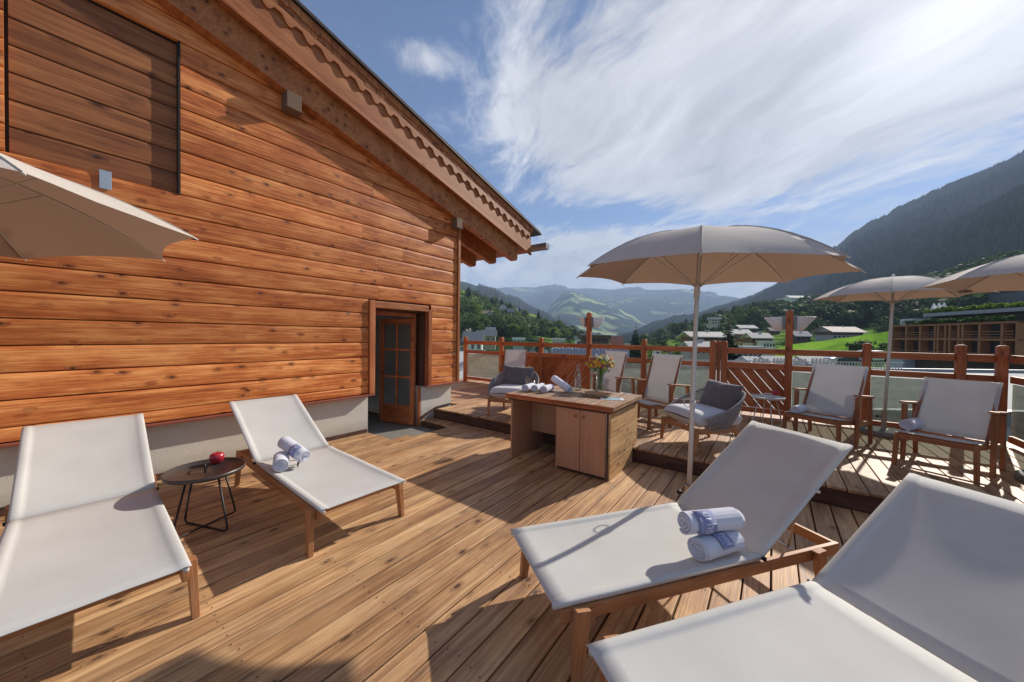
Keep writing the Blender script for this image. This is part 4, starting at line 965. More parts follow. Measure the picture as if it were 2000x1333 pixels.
TM = dict(
    far=terrain_mat('far_slope', (.020, .036, .032), (.30, .36, .15), .0013, .56, .61, 8, squash=(1, 1, 1.6)),
    mid=terrain_mat('mid_slope', (.022, .045, .032), (.34, .40, .16), .0026, .50, .56, 8),
    blue=terrain_mat('wooded_slope', (.026, .052, .030), (.09, .14, .05), .0016, .62, .70, 7),
    dark=terrain_mat('spruce_slope', (.015, .028, .019), (.03, .055, .028), .0026, .70, .78, 7, brk=25),
    hill=terrain_mat('hill_grass', (.035, .065, .025), (.20, .32, .06), .010, .47, .57, 6, brk=12),
    meadow=terrain_mat('meadow_grass', (.16, .30, .03), (.26, .46, .05), .05, .35, .6, 6, forest2=(.10, .20, .03), brk=14, bmp=.3),
    ground=terrain_mat('valley_floor', (.10, .13, .07), (.19, .19, .17), .03, .45, .6, 6, brk=10))
def az_el(px_, py_):
    d = ray(px_, py_); hd = math.hypot(d.x, d.y); return math.atan2(d.x, d.y), d.z / hd
RID = {}
def ridge(name, label_kind, pts, rf, rc, zb, mat, p=1.0, nz=0.0, nsc=.01, back=.35, naz=220, nr=60, crest_noise=0.0, obj='hills'):
    tab = sorted(az_el(*q) for q in pts)
    def zc(a):
        if a <= tab[0][0]: e = tab[0][1]
        elif a >= tab[-1][0]: e = tab[-1][1]
        else:
            for (a0, e0), (a1, e1) in zip(tab[:-1], tab[1:]):
                if a0 <= a <= a1:
                    t = (a - a0) / (a1 - a0); t = t * t * (3 - 2 * t) * .5 + t * .5; e = e0 + (e1 - e0) * t; break
        return H + e * rc + (crest_noise * noise.fractal(Vector((a * 60, 0, rc * .01)), 1, 2.2, 5) if crest_noise else 0)
    def hz(a, r):
        if r <= rc:
            t = max(0, (r - rf) / (rc - rf)); z_ = zb + (zc(a) - zb) * (t ** p)
        else: z_ = zc(a) - (r - rc) * back
        if nz and r < rc:
            x, y = r * math.sin(a), r * math.cos(a); t = max(0, (r - rf) / (rc - rf))
            z_ += nz * noise.fractal(Vector((x * nsc, y * nsc, 0)), 1, 2.1, 5) * (4 * t * (1 - t) if t < 1 else 0)
        return z_
    a0, a1 = R(-52), R(58); vs = []; rs = [rf + (rc - rf) * i / nr for i in range(nr + 1)] + [rc * 1.06, rc * 1.2]
    for r in rs:
        for j in range(naz + 1):
            a = a0 + (a1 - a0) * j / naz; vs.append((r * math.sin(a), r * math.cos(a), hz(a, r)))
    n = naz + 1; fs = [(i * n + j, i * n + j + 1, (i + 1) * n + j + 1, (i + 1) * n + j) for i in range(len(rs) - 1) for j in range(naz)]
    mb = M(); mb.add(vs, fs); structure(mb.build(obj, mat, smooth=True)); RID[name] = (hz, rf, rc, zc); return RID[name]
def hit(name, x, y, slack=0):
    hz, rf, rc, zc = RID[name]; a, e = az_el(x, y); n = 160
    for i in range(n + 1):
        r = rf + (rc - rf) * i / n
        if H + e * r < hz(a, r): break
    else: r = rc * .97
    return Vector((r * math.sin(a), r * math.cos(a), hz(a, r) - slack)), r
ridge('far', 0, [(300, 545), (700, 552), (905, 560), (960, 564), (1000, 561), (1040, 562), (1075, 557), (1100, 561), (1115, 567), (1140, 563), (1200, 566), (1240, 563), (1280, 567), (1334, 565), (1380, 573), (1420, 579), (1480, 588), (1600, 594), (2200, 600)], 4600, 8200, 60, TM['far'], .9, 160, .0011, crest_noise=18, nr=90, naz=420)
ridge('mid', 0, [(1030, 655), (1060, 625), (1080, 592), (1100, 573), (1116, 568), (1135, 575), (1170, 588), (1200, 600), (1230, 614), (1260, 632), (1290, 650), (1340, 665)], 2600, 5200, -60, TM['mid'], .9, 60, .002, naz=300, crest_noise=8)
ridge('blue', 0, [(300, 430), (700, 505), (880, 543), (901, 550), (940, 560), (970, 567), (1006, 585), (1048, 608), (1090, 629), (1135, 650), (1170, 664), (1250, 680)], 900, 2900, -30, TM['blue'], .9, 30, .003, crest_noise=5)
ridge('mountain', 0, [(1180, 672), (1225, 655), (1262, 639), (1280, 632), (1316, 622), (1360, 612), (1400, 598), (1440, 587), (1470, 576), (1500, 562), (1560, 532), (1600, 508), (1634, 488), (1671, 459), (1700, 440), (1731, 429), (1749, 414), (1784, 399), (1850, 368), (1900, 350), (1960, 325), (2000, 305), (2100, 262), (2300, 200), (2700, 120)], 700, 3000, -20, TM['dark'], 1.0, 60, .0025, crest_noise=9, nr=80, naz=330)
ridge('spur', 0, [(1300, 690), (1420, 650), (1480, 612), (1560, 580), (1631, 552), (1697, 524), (1763, 493), (1828, 469), (1852, 451), (1894, 431), (1950, 400), (2000, 377), (2100, 330), (2400, 240)], 520, 1450, -15, TM['dark'], 1.0, 20, .005, crest_noise=5, naz=330)
ridge('hill_r', 0, [(1200, 690), (1260, 664), (1300, 652), (1350, 636), (1400, 620), (1450, 608), (1520, 597), (1600, 588), (1680, 574), (1760, 558), (1841, 540), (1907, 517), (1960, 500), (2000, 490), (2200, 440)], 170, 620, -13, TM['hill'], 1.0, 4, .02)
ridge('hill_l', 0, [(300, 470), (700, 530), (880, 558), (901, 565), (950, 586), (1000, 601), (1040, 614), (1090, 633), (1140, 651), (1180, 664), (1260, 690)], 170, 640, -13, TM['hill'], 1.0, 4, .02)
ridge('meadow', 0, [(1420, 730), (1490, 688), (1553, 672), (1600, 667), (1650, 660), (1700, 653), (1733, 648), (1800, 642), (1900, 632), (2200, 600)], 75, 170, -13, TM['meadow'], 1.0, 1.0, .05, obj='meadow', back=.02)
mb = M(); n = 60; vs = [(0, 0, -13.2)]
for r in (60, 300, 1200, 5000, 20000):
    for j in range(n + 1): a = R(-85) + R(170) * j / n; vs.append((r * math.sin(a), r * math.cos(a), -13.2))
fs = [(0, 1 + j, 2 + j) for j in range(n)] + [(1 + i * (n + 1) + j, 1 + (i + 1) * (n + 1) + j, 2 + (i + 1) * (n + 1) + j, 2 + i * (n + 1) + j) for i in range(4) for j in range(n)]
mb.add(vs, fs); structure(mb.build('ground', TM['ground'], fix=True))

# ---------------------------------------------------------------- far woods (stuff)
def leaf_mat(name, a, b_):
    m, g, b, out = new_mat(name); rv = g.n('ShaderNodeAttribute', attribute_name='rnd').outputs['Fac']
    oi = g.n('ShaderNodeObjectInfo').outputs['Random']
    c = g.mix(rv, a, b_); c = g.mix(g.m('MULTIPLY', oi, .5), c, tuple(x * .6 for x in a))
    g.set(b, 'Base Color', c); b.inputs['Roughness'].default_value = .7; b.inputs['Specular IOR Level'].default_value = .2
    tr = g.n('ShaderNodeBsdfTranslucent', i_Color=g.mix(rv, tuple(min(1, x * 1.3) for x in a), tuple(min(1, x * 1.6) for x in b_)))
    mx = g.n('ShaderNodeMixShader', i_0=.30, i_1=b.outputs[0], i_2=tr.outputs[0]); g.nt.links.new(mx.outputs[0], out.inputs[0]); return m
LM = dict(spruce=leaf_mat('spruce_needles', (.018, .036, .022), (.04, .070, .034)), leaf=leaf_mat('broad_leaves', (.035, .07, .018), (.10, .165, .04)), bright=leaf_mat('sunlit_leaves', (.08, .14, .025), (.20, .28, .05)),
          dark=leaf_mat('dark_leaves', (.016, .034, .016), (.05, .085, .028)))
def cone(mb, p, h, r, q, n=5):
    a0 = q.uniform(0, 6); b = len(mb.v); rv = q.random(); vs = [(p.x, p.y, p.z + h)] + [(p.x + r * math.cos(a0 + 6.283 * j / n), p.y + r * math.sin(a0 + 6.283 * j / n), p.z + h * .04) for j in range(n)]
    mb.add(vs, [(0, 1 + j, 1 + (j + 1) % n) for j in range(n)], None, rv)
def wood_on(name, N, seed, hh, rr, ar=(-35, 57), tr=(0.0, 1.0), thr=0.0, label=None, sc_n=.003, crest=.25):
    hz, rf, rc, zc = RID[name]; q = random.Random(seed); mb = M(); c = 0; k = 0
    while c < N and k < N * 6:
        k += 1; a = R(q.uniform(*ar)); t = 1 - q.random() ** 1.3 * (tr[1] - tr[0]) if q.random() > crest else q.uniform(.95, 1.0); r = rf + (rc - rf) * t
        x, y = r * math.sin(a), r * math.cos(a)
        if noise.noise(Vector((x * sc_n, y * sc_n, seed))) < thr: continue
        s_ = q.uniform(.6, 1.2); cone(mb, Vector((x, y, hz(a, r) - 1)), hh * s_, rr * s_, q); c += 1
    o = mb.build('forest', LM['spruce']); o['kind'] = 'stuff'; return o
wood_on('mountain', 22000, 1, 27, 9, (5, 57), (0, 1), -1, crest=.2)
wood_on('spur', 14000, 2, 22, 7, (12, 57), (0, 1), -1)
wood_on('blue', 5000, 3, 26, 8, (-42, -5), (0, .7), -.2)
wood_on('mid', 1500, 4, 30, 12, (-12, 6), (0, .9), .12)
wood_on('far', 7000, 5, 40, 16, (-30, 22), (0, .9), .0, sc_n=.0011)
def clump(mb, c, rx, rz, n, q, s=1.0):
    for i in range(n):
        d = Vector((q.gauss(0, 1), q.gauss(0, 1), q.gauss(0, 1))).normalized(); rr = q.uniform(.72, 1.05); d.z = abs(d.z) * 1.0 if q.random() < .8 else d.z
        p = c + Vector((d.x * rx * rr, d.y * rx * rr, d.z * rz * rr)); nrm = (d + Vector((q.uniform(-.7, .7), q.uniform(-.7, .7), q.uniform(-.7, .7)))).normalized()
        a = nrm.orthogonal().normalized(); b_ = nrm.cross(a); s1 = s * q.uniform(.6, 1.2); an = q.uniform(0, 6.28); a, b_ = a * math.cos(an) + b_ * math.sin(an), b_ * math.cos(an) - a * math.sin(an)
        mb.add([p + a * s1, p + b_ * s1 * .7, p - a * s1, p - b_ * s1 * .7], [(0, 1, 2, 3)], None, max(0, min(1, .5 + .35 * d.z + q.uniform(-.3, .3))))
def woodland(name, boxes, seed, N, size, mat, dens=26):
    q = random.Random(seed); mb = M()
    for i in range(N):
        (x0, x1, f0, f1) = q.choice(boxes); x = q.uniform(x0, x1); y = q.uniform(f0(x), f1(x)); p, r = hit(name, x, y)
        s_ = size * q.uniform(.6, 1.3); clump(mb, p + Vector((0, 0, s_ * .6)), s_, s_ * 1.1, dens, q, s_ * .33)
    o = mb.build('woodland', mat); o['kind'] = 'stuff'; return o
lin = lambda x0, y0, x1, y1: (lambda x: y0 + (y1 - y0) * (x - x0) / (x1 - x0))
woodland('hill_l', [(900, 1030, lin(900, 568, 1030, 612), lin(900, 650, 1030, 655)), (900, 1060, lin(900, 600, 1060, 640), lin(900, 655, 1060, 660))], 6, 420, 5.0, LM['leaf'])
woodland('hill_l', [(1040, 1140, lin(1040, 636, 1140, 656), lin(1040, 660, 1140, 668)), (905, 1000, lin(905, 566, 1000, 600), lin(905, 578, 1000, 612))], 16, 150, 4.5, LM['dark'])
woodland('hill_r', [(1250, 1420, lin(1250, 655, 1420, 616), lin(1250, 672, 1420, 668)), (1380, 1520, lin(1380, 625, 1520, 598), lin(1380, 650, 1520, 622)), (1590, 1760, lin(1590, 600, 1760, 575), lin(1590, 650, 1760, 632)), (1760, 2000, lin(1760, 560, 2000, 500), lin(1760, 590, 2000, 560))], 7, 560, 5.5, LM['dark'])

# ---------------------------------------------------------------- single trees
def broadleaf_meshes(seed, h, r, mat):
    q = random.Random(seed); mt = M(); mc = M(); th = h * .38
    mt.tube([(0, 0, -1), (q.uniform(-.1, .1), .1, th * .6), (q.uniform(-.3, .3), 0, th), (0, 0, h * .7)], [.035 * h, .028 * h, .022 * h, .008 * h], 8)
    for i in range(6):
        a = i * 1.05 + q.uniform(-.3, .3); mt.tube([(0, 0, th * q.uniform(.7, 1.2)), (math.cos(a) * r * .35, math.sin(a) * r * .35, h * .55), (math.cos(a) * r * .7, math.sin(a) * r * .7, h * q.uniform(.6, .75))], [.014 * h, .010 * h, .004 * h], 6)
    for i in range(26):
        a, t_ = q.uniform(0, 6.28), q.random(); zz_ = h * (.34 + .60 * t_); ww = r * (math.sin(math.pi * min(1, .12 + t_ * .86)) ** .7) * q.uniform(.35, .85)
        c = Vector((ww * math.cos(a), ww * math.sin(a), zz_)); s_ = r * q.uniform(.24, .42); clump(mc, c, s_, s_ * .85, 34, q, r * .085)
    return mt.mesh('trunk', MT['bat'], True), mc.mesh('crown', mat)
def spruce_meshes(seed, h, r, mat):
    q = random.Random(seed); mt = M(); mc = M(); mt.tube([(0, 0, -1), (0, 0, h * .98)], [.018 * h, .002 * h], 7)
    L = 32
    for i in range(L):
        t_ = i / (L - 1); zz_ = h * (.08 + .90 * t_); rr = r * (1 - t_) ** .85 + .02 * h * (1 - t_) + .1; n = int(19 - 8 * t_)
        for j in range(n):
            a = j * 6.283 / n + q.uniform(-.3, .3); ln = rr * q.uniform(.65, 1.12); d = Vector((math.cos(a), math.sin(a), 0)); s_ = Vector((-d.y, d.x, 0)) * ln * q.uniform(.24, .38); dr = -ln * q.uniform(.18, .42)
            b0 = Vector((0, 0, zz_ + .05 * h * (1 - t_) * .4)); m_ = b0 + d * ln * .55 + Vector((0, 0, dr * .4)); e = b0 + d * ln + Vector((0, 0, dr))
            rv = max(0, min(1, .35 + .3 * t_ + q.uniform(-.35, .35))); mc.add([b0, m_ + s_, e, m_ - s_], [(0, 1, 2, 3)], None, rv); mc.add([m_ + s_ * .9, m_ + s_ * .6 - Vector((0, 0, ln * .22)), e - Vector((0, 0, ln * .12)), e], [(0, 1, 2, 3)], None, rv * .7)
    return mt.mesh('trunk', MT['bat'], True), mc.mesh('crown', mat)
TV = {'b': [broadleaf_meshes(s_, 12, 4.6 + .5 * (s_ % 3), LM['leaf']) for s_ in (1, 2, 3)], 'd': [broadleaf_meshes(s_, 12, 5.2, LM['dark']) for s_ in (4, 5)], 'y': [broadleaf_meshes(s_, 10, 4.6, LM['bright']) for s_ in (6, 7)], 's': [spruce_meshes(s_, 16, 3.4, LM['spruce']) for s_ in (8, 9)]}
TN = dict(b='broadleaf_tree', d='broadleaf_tree', y='broadleaf_tree', s='spruce_tree')
def tree(p, kind, h, label, group=None, q=rnd):
    tm, cm = q.choice(TV[kind]); base = {'b': 12, 'd': 12, 'y': 10, 's': 16}[kind]
    t = empty(TN[kind], p, q.uniform(0, 6), label, 'tree', group, h / base)
    for nm, me in (('trunk', tm), ('crown', cm)): o = bpy.data.objects.new(nm, me); col.objects.link(o); o.parent = t
    return t
q = random.Random(77)
def grove(name, n, xr, f0, f1, kinds, hr, labels, group):
    for i in range(n):
        x = q.uniform(*xr); y = q.uniform(f0(x), f1(x)); p, r = hit(name, x, y, .5); k = q.choice(kinds); tree(p, k, q.uniform(*hr), labels[k], group + {'s': ', spruces', 'b': ', mid green', 'd': ', dark', 'y': ', sunlit'}[k], q)
LL = dict(b='mid green broadleaf tree in the wood on the left hillside', d='dark green broadleaf tree in the wood on the left hillside', y='yellow green sunlit broadleaf tree in the wood on the left hillside', s='dark spruce among the trees on the left hillside')
LR = dict(b='mid green broadleaf tree in the belt on the right hillside', d='dark broadleaf tree in the belt on the right hillside', y='dark broadleaf tree in the belt on the right hillside', s='dark spruce among the trees on the right hillside')
grove('hill_l', 34, (905, 1030), lin(905, 612, 1030, 630), lin(905, 668, 1030, 668), 'bbyds', (11, 17), LL, 'trees on the left hillside')
grove('hill_l', 16, (1010, 1130), lin(1010, 632, 1130, 652), lin(1010, 668, 1130, 670), 'bbyd', (9, 14), LL, 'trees on the left hillside')
grove('hill_l', 12, (902, 1060), lin(902, 572, 1060, 630), lin(902, 585, 1060, 640), 'ss', (14, 20), LL, 'trees on the left hillside')
grove('hill_r', 26, (1280, 1520), lin(1280, 655, 1520, 606), lin(1280, 672, 1520, 640), 'ddb', (11, 17), LR, 'trees on the right hillside')
grove('hill_r', 26, (1590, 1750), lin(1590, 612, 1750, 596), lin(1590, 655, 1750, 640), 'ddbd', (12, 18), LR, 'trees on the right hillside')
grove('hill_r', 8, (1270, 1460), lin(1270, 650, 1460, 615), lin(1270, 668, 1460, 640), 's', (13, 19), LR, 'trees on the right hillside')
def ground_tree(x, ytop, d, h, kind, label):
    p = at(x, ytop, d); s_ = tree((p.x, p.y, p.z - h), kind, h, label)
    return s_
ground_tree(1242, 633, 150, 19, 's', 'dark pointed spruce standing alone left of the middle fence bay')
ground_tree(1424, 617, 60, 14, 's', 'tall loose spruce in front of the terraced hotels behind the double fence post')
for x, yt, d, h, lb in ((1330, 678, 170, 9, 'light green bush tree just above the rail left of the big parasol pole'), (1262, 655, 190, 15, 'broadleaf tree just right of the lone spruce'), (1292, 664, 175, 12, 'tree between the lone spruce and the bush tree'), (1176, 682, 120, 8, 'small green tree behind the tall left lamp post')):
    ground_tree(x, yt, d, h, 'y' if d == 170 else 'd', lb)
for x, yt, d, h, k, lb in ((1668, 668, 95, 8, 'd', 'dark round tree on the meadow left of the thick fence post'), (1692, 664, 95, 9, 'd', 'tallest dark round tree on the meadow above the fence post'), (1716, 676, 92, 8, 'b', 'green tree on the meadow beside the timber hotel'), (1735, 668, 90, 9, 'b', 'green tree touching the left corner of the timber hotel'),
                       (1630, 682, 100, 5, 'y', 'pale shrub on the lower meadow edge'), (1560, 628, 210, 13, 'd', 'round dark tree right of the right lamp shade'), (1600, 622, 210, 14, 'd', 'broad dark tree left of the light roofed farmhouse'), (1730, 618, 190, 14, 'd', 'dark tree right of the light roofed farmhouse'), (1475, 665, 160, 8, 'b', 'tree in front of the bright green meadow patch')):
    ground_tree(x, yt, d, h, k, lb)

woodland('hill_r', [(1700, 2050, lin(1700, 590, 2050, 500), lin(1700, 640, 2050, 600)), (1440, 1640, lin(1440, 615, 1640, 592), lin(1440, 640, 1640, 606))], 27, 380, 6.0, LM['dark'])
for i in range(46):      # trees among the town roofs on the valley floor
    x = q.uniform(905, 1500); d_ = q.uniform(150, 330); h_ = q.uniform(7, 12); k = q.choice('bbdys'); p = at(x, 660, d_); p.z = -13.2
    tree(p, k, h_, {'b': 'mid green broadleaf tree among the town roofs', 'd': 'dark broadleaf tree among the town roofs', 'y': 'light green broadleaf tree among the town roofs', 's': 'dark spruce among the town roofs'}[k], {'b': 'mid green town trees', 'd': 'dark town trees', 'y': 'light town trees', 's': 'town spruces'}[k], q)

# ---------------------------------------------------------------- houses
HM = {}
def hm(c, nm='render'):
    if c not in HM: HM[c] = plain('%s_wall' % nm, c, .8, 0, .12, 2)
    return HM[c]
WIN = plain('window_glass', (.035, .045, .055), .12, 0, .3, 1, 0, .8)
def wall_w(mb, a, b, z0, z1): pass
def house(xl, xr, yr, ye, yb, d, label, wall=(.62, .60, .55), roof=(.30, .26, .23), gable='side', dep=None, rot=0, upper=None, nwin=(4, 2), balcony=False, cat='house', name='chalet_house', chimney=True, deep=0):
    pm = at((xl + xr) / 2, yb, d); w_ = (xr - xl) / F * d; he = (yb - ye) / F * d; hr = (yb - yr) / F * d; dep = dep or w_ * .6
    ov = min(1.2, w_ * .08); hw = w_ / 2 - ov
    rz = YAW + R(rot)
    t = empty(name, (pm.x, pm.y, pm.z), rz, label, cat)
    mb = M(); b0 = -deep if deep else -3
    mb.box(-hw, hw, 0, dep, b0, he)
    if gable == 'front': mb.prism([(-hw, 0, he), (hw, 0, he), (0, 0, hr - .2)], (0, dep, 0))
    elif gable == 'side' and hr > he + .3: mb.prism([(-hw, 0, he), (-hw, dep, he), (-hw, dep / 2, hr - .2)], (2 * hw, 0, 0))
    mb.build('wall', hm(wall), t, fix=True)
    if upper:
        mb = M(); mb.box(-hw - .05, hw + .05, -.06, dep + .05, he * .48, he - .02)
        if gable == 'front': mb.prism([(-hw, -.05, he), (hw, -.05, he), (0, -.05, hr - .25)], (0, .04, 0))
        mb.build('timber_storey', hm(upper, 'timber'), t, fix=True)
    mb = M(); th = .28
    if gable == 'front':
        s_ = (hr - he) / hw; e = he - ov * s_
        for sg in (-1, 1): mb.prism([(sg * (hw + ov), -ov * 1.3, e), (0, -ov * 1.3, hr), (0, -ov * 1.3, hr + th), (sg * (hw + ov), -ov * 1.3, e + th)], (0, dep + 2.4 * ov, 0))
    elif gable == 'side':
        s_ = (hr - he) / (dep / 2); e = he - ov * s_
        for (ya, yb_) in ((-ov, dep / 2), (dep + ov, dep / 2)): mb.prism([(-hw - ov, ya, e), (-hw - ov, yb_, hr), (-hw - ov, yb_, hr + th), (-hw - ov, ya, e + th)], (2 * (hw + ov), 0, 0))
    else: mb.box(-hw - ov, hw + ov, -ov, dep + ov, he, he + max(.3, hr - he))
    ro = mb.build('roof', hm(roof, 'roof'), t, fix=True)
    if chimney: mb = M(); mb.box(hw * .3, hw * .3 + .8, dep * .5, dep * .5 + .8, hr - .6, hr + .7); mb.build('chimney', hm((.45, .42, .38)), ro)
    nx, nz_ = nwin
    for k in range(nz_):
        for i in range(nx):
            cx = -hw + (i + .5) * 2 * hw / nx; cz = he * (k + .5) / nz_; ww, wh = min(1.3, 2 * hw / nx * .45), min(1.4, he / nz_ * .5)
            mb = M(); mb.box(cx - ww / 2, cx + ww / 2, -.12, -.075, cz - wh / 2, cz + wh / 2); mb.build('window', WIN, t)
    if balcony:
        for k in range(1, nz_):
            mb = M(); z_ = he * k / nz_; mb.box(-hw * .92, hw * .92, -1.1, -.07, z_ - .1, z_ + .05); mb.box(-hw * .92, hw * .92, -1.15, -1.08, z_ + .06, z_ + .95); mb.build('balcony', hm((.17, .085, .045), 'timber'), t)
    return t
WH, CR, BR, DK_, GR = (.66, .65, .62), (.55, .48, .36), (.17, .085, .045), (.10, .06, .045), (.30, .30, .30)
house(893, 925, 645, 660, 690, 120, 'white house with a brown pointed gable at the far left behind the fence', CR, (.25, .17, .13), 'front', upper=BR, nwin=(2, 2))
house(902, 944, 650, 664, 690, 105, 'white house with a grey roof in front of the gabled one at the far left', WH, (.36, .33, .30), 'side', nwin=(3, 1))
house(904, 926, 598, 605, 618, 330, 'small white house highest on the left hillside near the chalet corner', WH, (.24, .20, .18), 'front', nwin=(2, 2))
house(925, 962, 607, 613, 630, 300, 'wide brown chalet with a pale gable on the left hillside', CR, (.28, .20, .15), 'side', upper=BR, nwin=(4, 2), balcony=True)
house(945, 968, 609, 616, 632, 290, 'pale gable house joined to the right of the wide brown chalet', CR, (.26, .18, .14), 'front', nwin=(2, 2))
house(974, 990, 594, 600, 610, 420, 'small pale house at the upper left of the hillside hamlet', WH, GR, 'front', nwin=(2, 1))
house(990, 1004, 603, 609, 620, 400, 'brown house in the middle of the hillside hamlet', BR, GR, 'side', nwin=(2, 1))
house(1000, 1014, 597, 603, 612, 430, 'white topped house at the upper right of the hillside hamlet', WH, (.45, .45, .45), 'front', nwin=(2, 1))
house(1008, 1026, 609, 615, 624, 410, 'low brown house at the lower right of the hillside hamlet', BR, (.38, .36, .34), 'side', nwin=(3, 1))
house(937, 970, 646, 655, 672, 170, 'long grey roofed barn under the trees left of the fence posts', (.30, .24, .20), (.30, .27, .25), 'side', nwin=(3, 1))
house(948, 968, 640, 646, 654, 210, 'small grey roofed shed above the long barn', (.35, .32, .3), (.40, .38, .36), 'side', nwin=(2, 1), chimney=False)
house(1000, 1026, 660, 664, 672, 150, 'flat pale blue roofed hall behind the first fence posts', (.30, .34, .33), (.55, .62, .62), 'flat', nwin=(3, 1), chimney=False)
house(1078, 1104, 661, 664, 680, 140, 'low white roofed hall left of the tall lamp post', (.45, .44, .42), (.58, .58, .56), 'flat', nwin=(4, 1), chimney=False)
house(1123, 1147, 657, 664, 690, 110, 'white block just left of the tall lamp post', WH, GR, 'flat', nwin=(2, 2))
house(1135, 1192, 655, 662, 690, 95, 'dark brown flat roofed block behind the tall left lamp post', DK_, DK_, 'flat', nwin=(5, 2), balcony=True)
house(1192, 1218, 659, 671, 690, 100, 'low house with a pinkish red tiled roof', WH, (.42, .17, .12), 'side', nwin=(2, 1))
house(1277, 1292, 679, 683, 700, 80, 'small white kiosk just above the rail between two trees', WH, (.5, .5, .5), 'flat', nwin=(1, 1), chimney=False)
house(1388, 1408, 620, 624, 634, 260, 'pale house with a white flat roof half way up behind the spruce', CR, (.62, .60, .56), 'flat', nwin=(3, 2), chimney=False)
house(1345, 1420, 650, 658, 684, 95, 'wide pale roofed chalet hotel behind the big parasol pole', (.36, .28, .2), (.48, .44, .40), 'side', upper=BR, nwin=(6, 2), balcony=True)
house(1343, 1395, 670, 678, 694, 70, 'low pale roofed house in front of the wide chalet hotel', (.4, .35, .3), (.52, .49, .44), 'side', nwin=(4, 1))
house(1443, 1480, 636, 641, 652, 190, 'upper grey roofed house of the stepped hotel group', DK_, (.42, .40, .38), 'side', nwin=(4, 1))
house(1425, 1470, 645, 652, 682, 120, 'left wing of the stepped hotel with a long pale roof', CR, (.50, .47, .43), 'side', upper=BR, nwin=(5, 2), balcony=True)
house(1465, 1510, 652, 660, 680, 112, 'right wing of the stepped hotel with a pale roof and balconies', CR, (.50, .46, .40), 'side', upper=BR, nwin=(5, 2), balcony=True)
house(1488, 1516, 667, 669, 680, 90, 'white flat annex below the right wing of the stepped hotel', WH, (.60, .60, .60), 'flat', nwin=(4, 1), chimney=False)
house(1448, 1492, 677, 682, 705, 60, 'pale flat roofed house low behind the gate boards', (.4, .36, .32), (.55, .53, .50), 'flat', nwin=(4, 1), chimney=False)
house(1503, 1525, 641, 646, 654, 230, 'small brown hut on the bright meadow patch left of the right lamp post', BR, (.40, .30, .26), 'side', nwin=(2, 1))
house(1551, 1586, 648, 656, 668, 175, 'dark house with a pale pink roof right of the right lamp post', DK_, (.45, .40, .38), 'side', nwin=(3, 1))
house(1622, 1690, 639, 648, 662, 175, 'long farmhouse with a sunlit pale roof at the top of the meadow', (.45, .42, .38), (.62, .50, .42), 'side', upper=BR, nwin=(7, 2))
house(1520, 1545, 584, 588, 597, 520, 'left white hotel block high on the right hillside', WH, (.6, .6, .6), 'flat', nwin=(4, 2), chimney=False)
house(1543, 1582, 577, 582, 594, 540, 'wider white hotel block high on the right hillside', WH, (.45, .43, .42), 'side', nwin=(6, 2))
house(1640, 1672, 592, 596, 604, 500, 'grey roofed farmhouse in the trees under the middle parasol', (.4, .38, .36), (.45, .43, .42), 'side', nwin=(4, 1))

# timber hotel to the right
def plane_pt(x, y, p, n): d = ray(x, y); return EYE + d * ((Vector(p) - EYE).dot(n) / d.dot(n))
A0 = at(1744, 690, 60); B0 = at(1996, 700, 42); ex = Vector((B0.x - A0.x, B0.y - A0.y, 0)); LH_ = ex.length; ex.normalize(); nrm = Vector((ex.y, -ex.x, 0))
def HX(x): p = plane_pt(x, 660, A0, nrm); return (Vector((p.x, p.y, 0)) - Vector((A0.x, A0.y, 0))).dot(ex)
def HZ(x, y): return plane_pt(x, y, A0, nrm).z
TH = empty('timber_hotel', (A0.x, A0.y, -13), math.atan2(ex.y, ex.x), 'long timber clad hotel with two rows of balconies and planted roof terraces at the right', 'hotel')
tz = lambda z_: z_ + 13
z1, z2, z3 = HZ(1800, 697), HZ(1800, 661), HZ(1800, 634)       # balcony floors and top
Lh = HX(1985)
def tb(name, mat, boxes, parent=TH, grain=0, **k):
    mb = M()
    for (xa, xb, ya, yb_, za, zb_) in boxes: mb.box(xa, xb, ya, yb_, tz(za), tz(zb_), grain)
    return mb.build(name, mat, parent, **k)
tb('wall', hm((.07, .045, .035), 'timber'), [(0, Lh, 1.07, 14, -13, z3)])
tb('lower_storey', hm((.33, .38, .42)), [(-.5, Lh * .16, -.6, 1.06, -13, z1 - .2), (Lh * .45, Lh + 8, -2.2, 1.06, -13, z1 - 2.2)])
for za in (z1, z2, z3): tb('floor_slab', WD['riser'] if za == z1 else WD['dteak'], [(-.3, Lh + .3, -.15, 1.07, za - .28, za)])
tb('end_wall', WD['dteak'], [(-.3, 0, -.1, 1.07, z1 - .3, z3)]); tb('end_wall', WD['dteak'], [(Lh, Lh + .3, -.1, 1.07, z1 - .3, z3)])
xs = [HX(x) for x in (1770, 1797, 1826, 1832, 1846, 1855, 1872, 1880, 1913, 1957)]
for xx in xs: tb('partition', WD['dteak'], [(xx - .14, xx + .14, -.05, 1.0, z1, z3 - .28)], grain=2)
for (a, b) in ((HX(1826), HX(1831)), (HX(1842), HX(1856)), (HX(1871), HX(1879))):
    tb('timber_panel', WD['dteak'], [(a, b, .5, .7, z1, z3 - .28)], grain=2)
for (za, zb_) in ((z1, z2 - .28), (z2, z3 - .28)):
    edges = [0] + xs + [Lh]
    for i, (a, b) in enumerate(zip(edges[:-1], edges[1:])):
        if b - a < 1.0: continue
        m_ = (a + b) / 2
        tb('window', WIN, [(a + .25, m_ - .05, 1.02, 1.05, za + .1, zb_ - .3)]); tb('window', hm((.16, .18, .22), 'curtain'), [(m_ + .05, b - .25, 1.02, 1.05, za + .1, zb_ - .3)])
        tb('railing', WD['dteak'], [(a + .15, b - .15, -.12, -.07, za + k_, za + k_ + .08) for k_ in (.15, .50, .85)])
ztb = HZ(1800, 617)
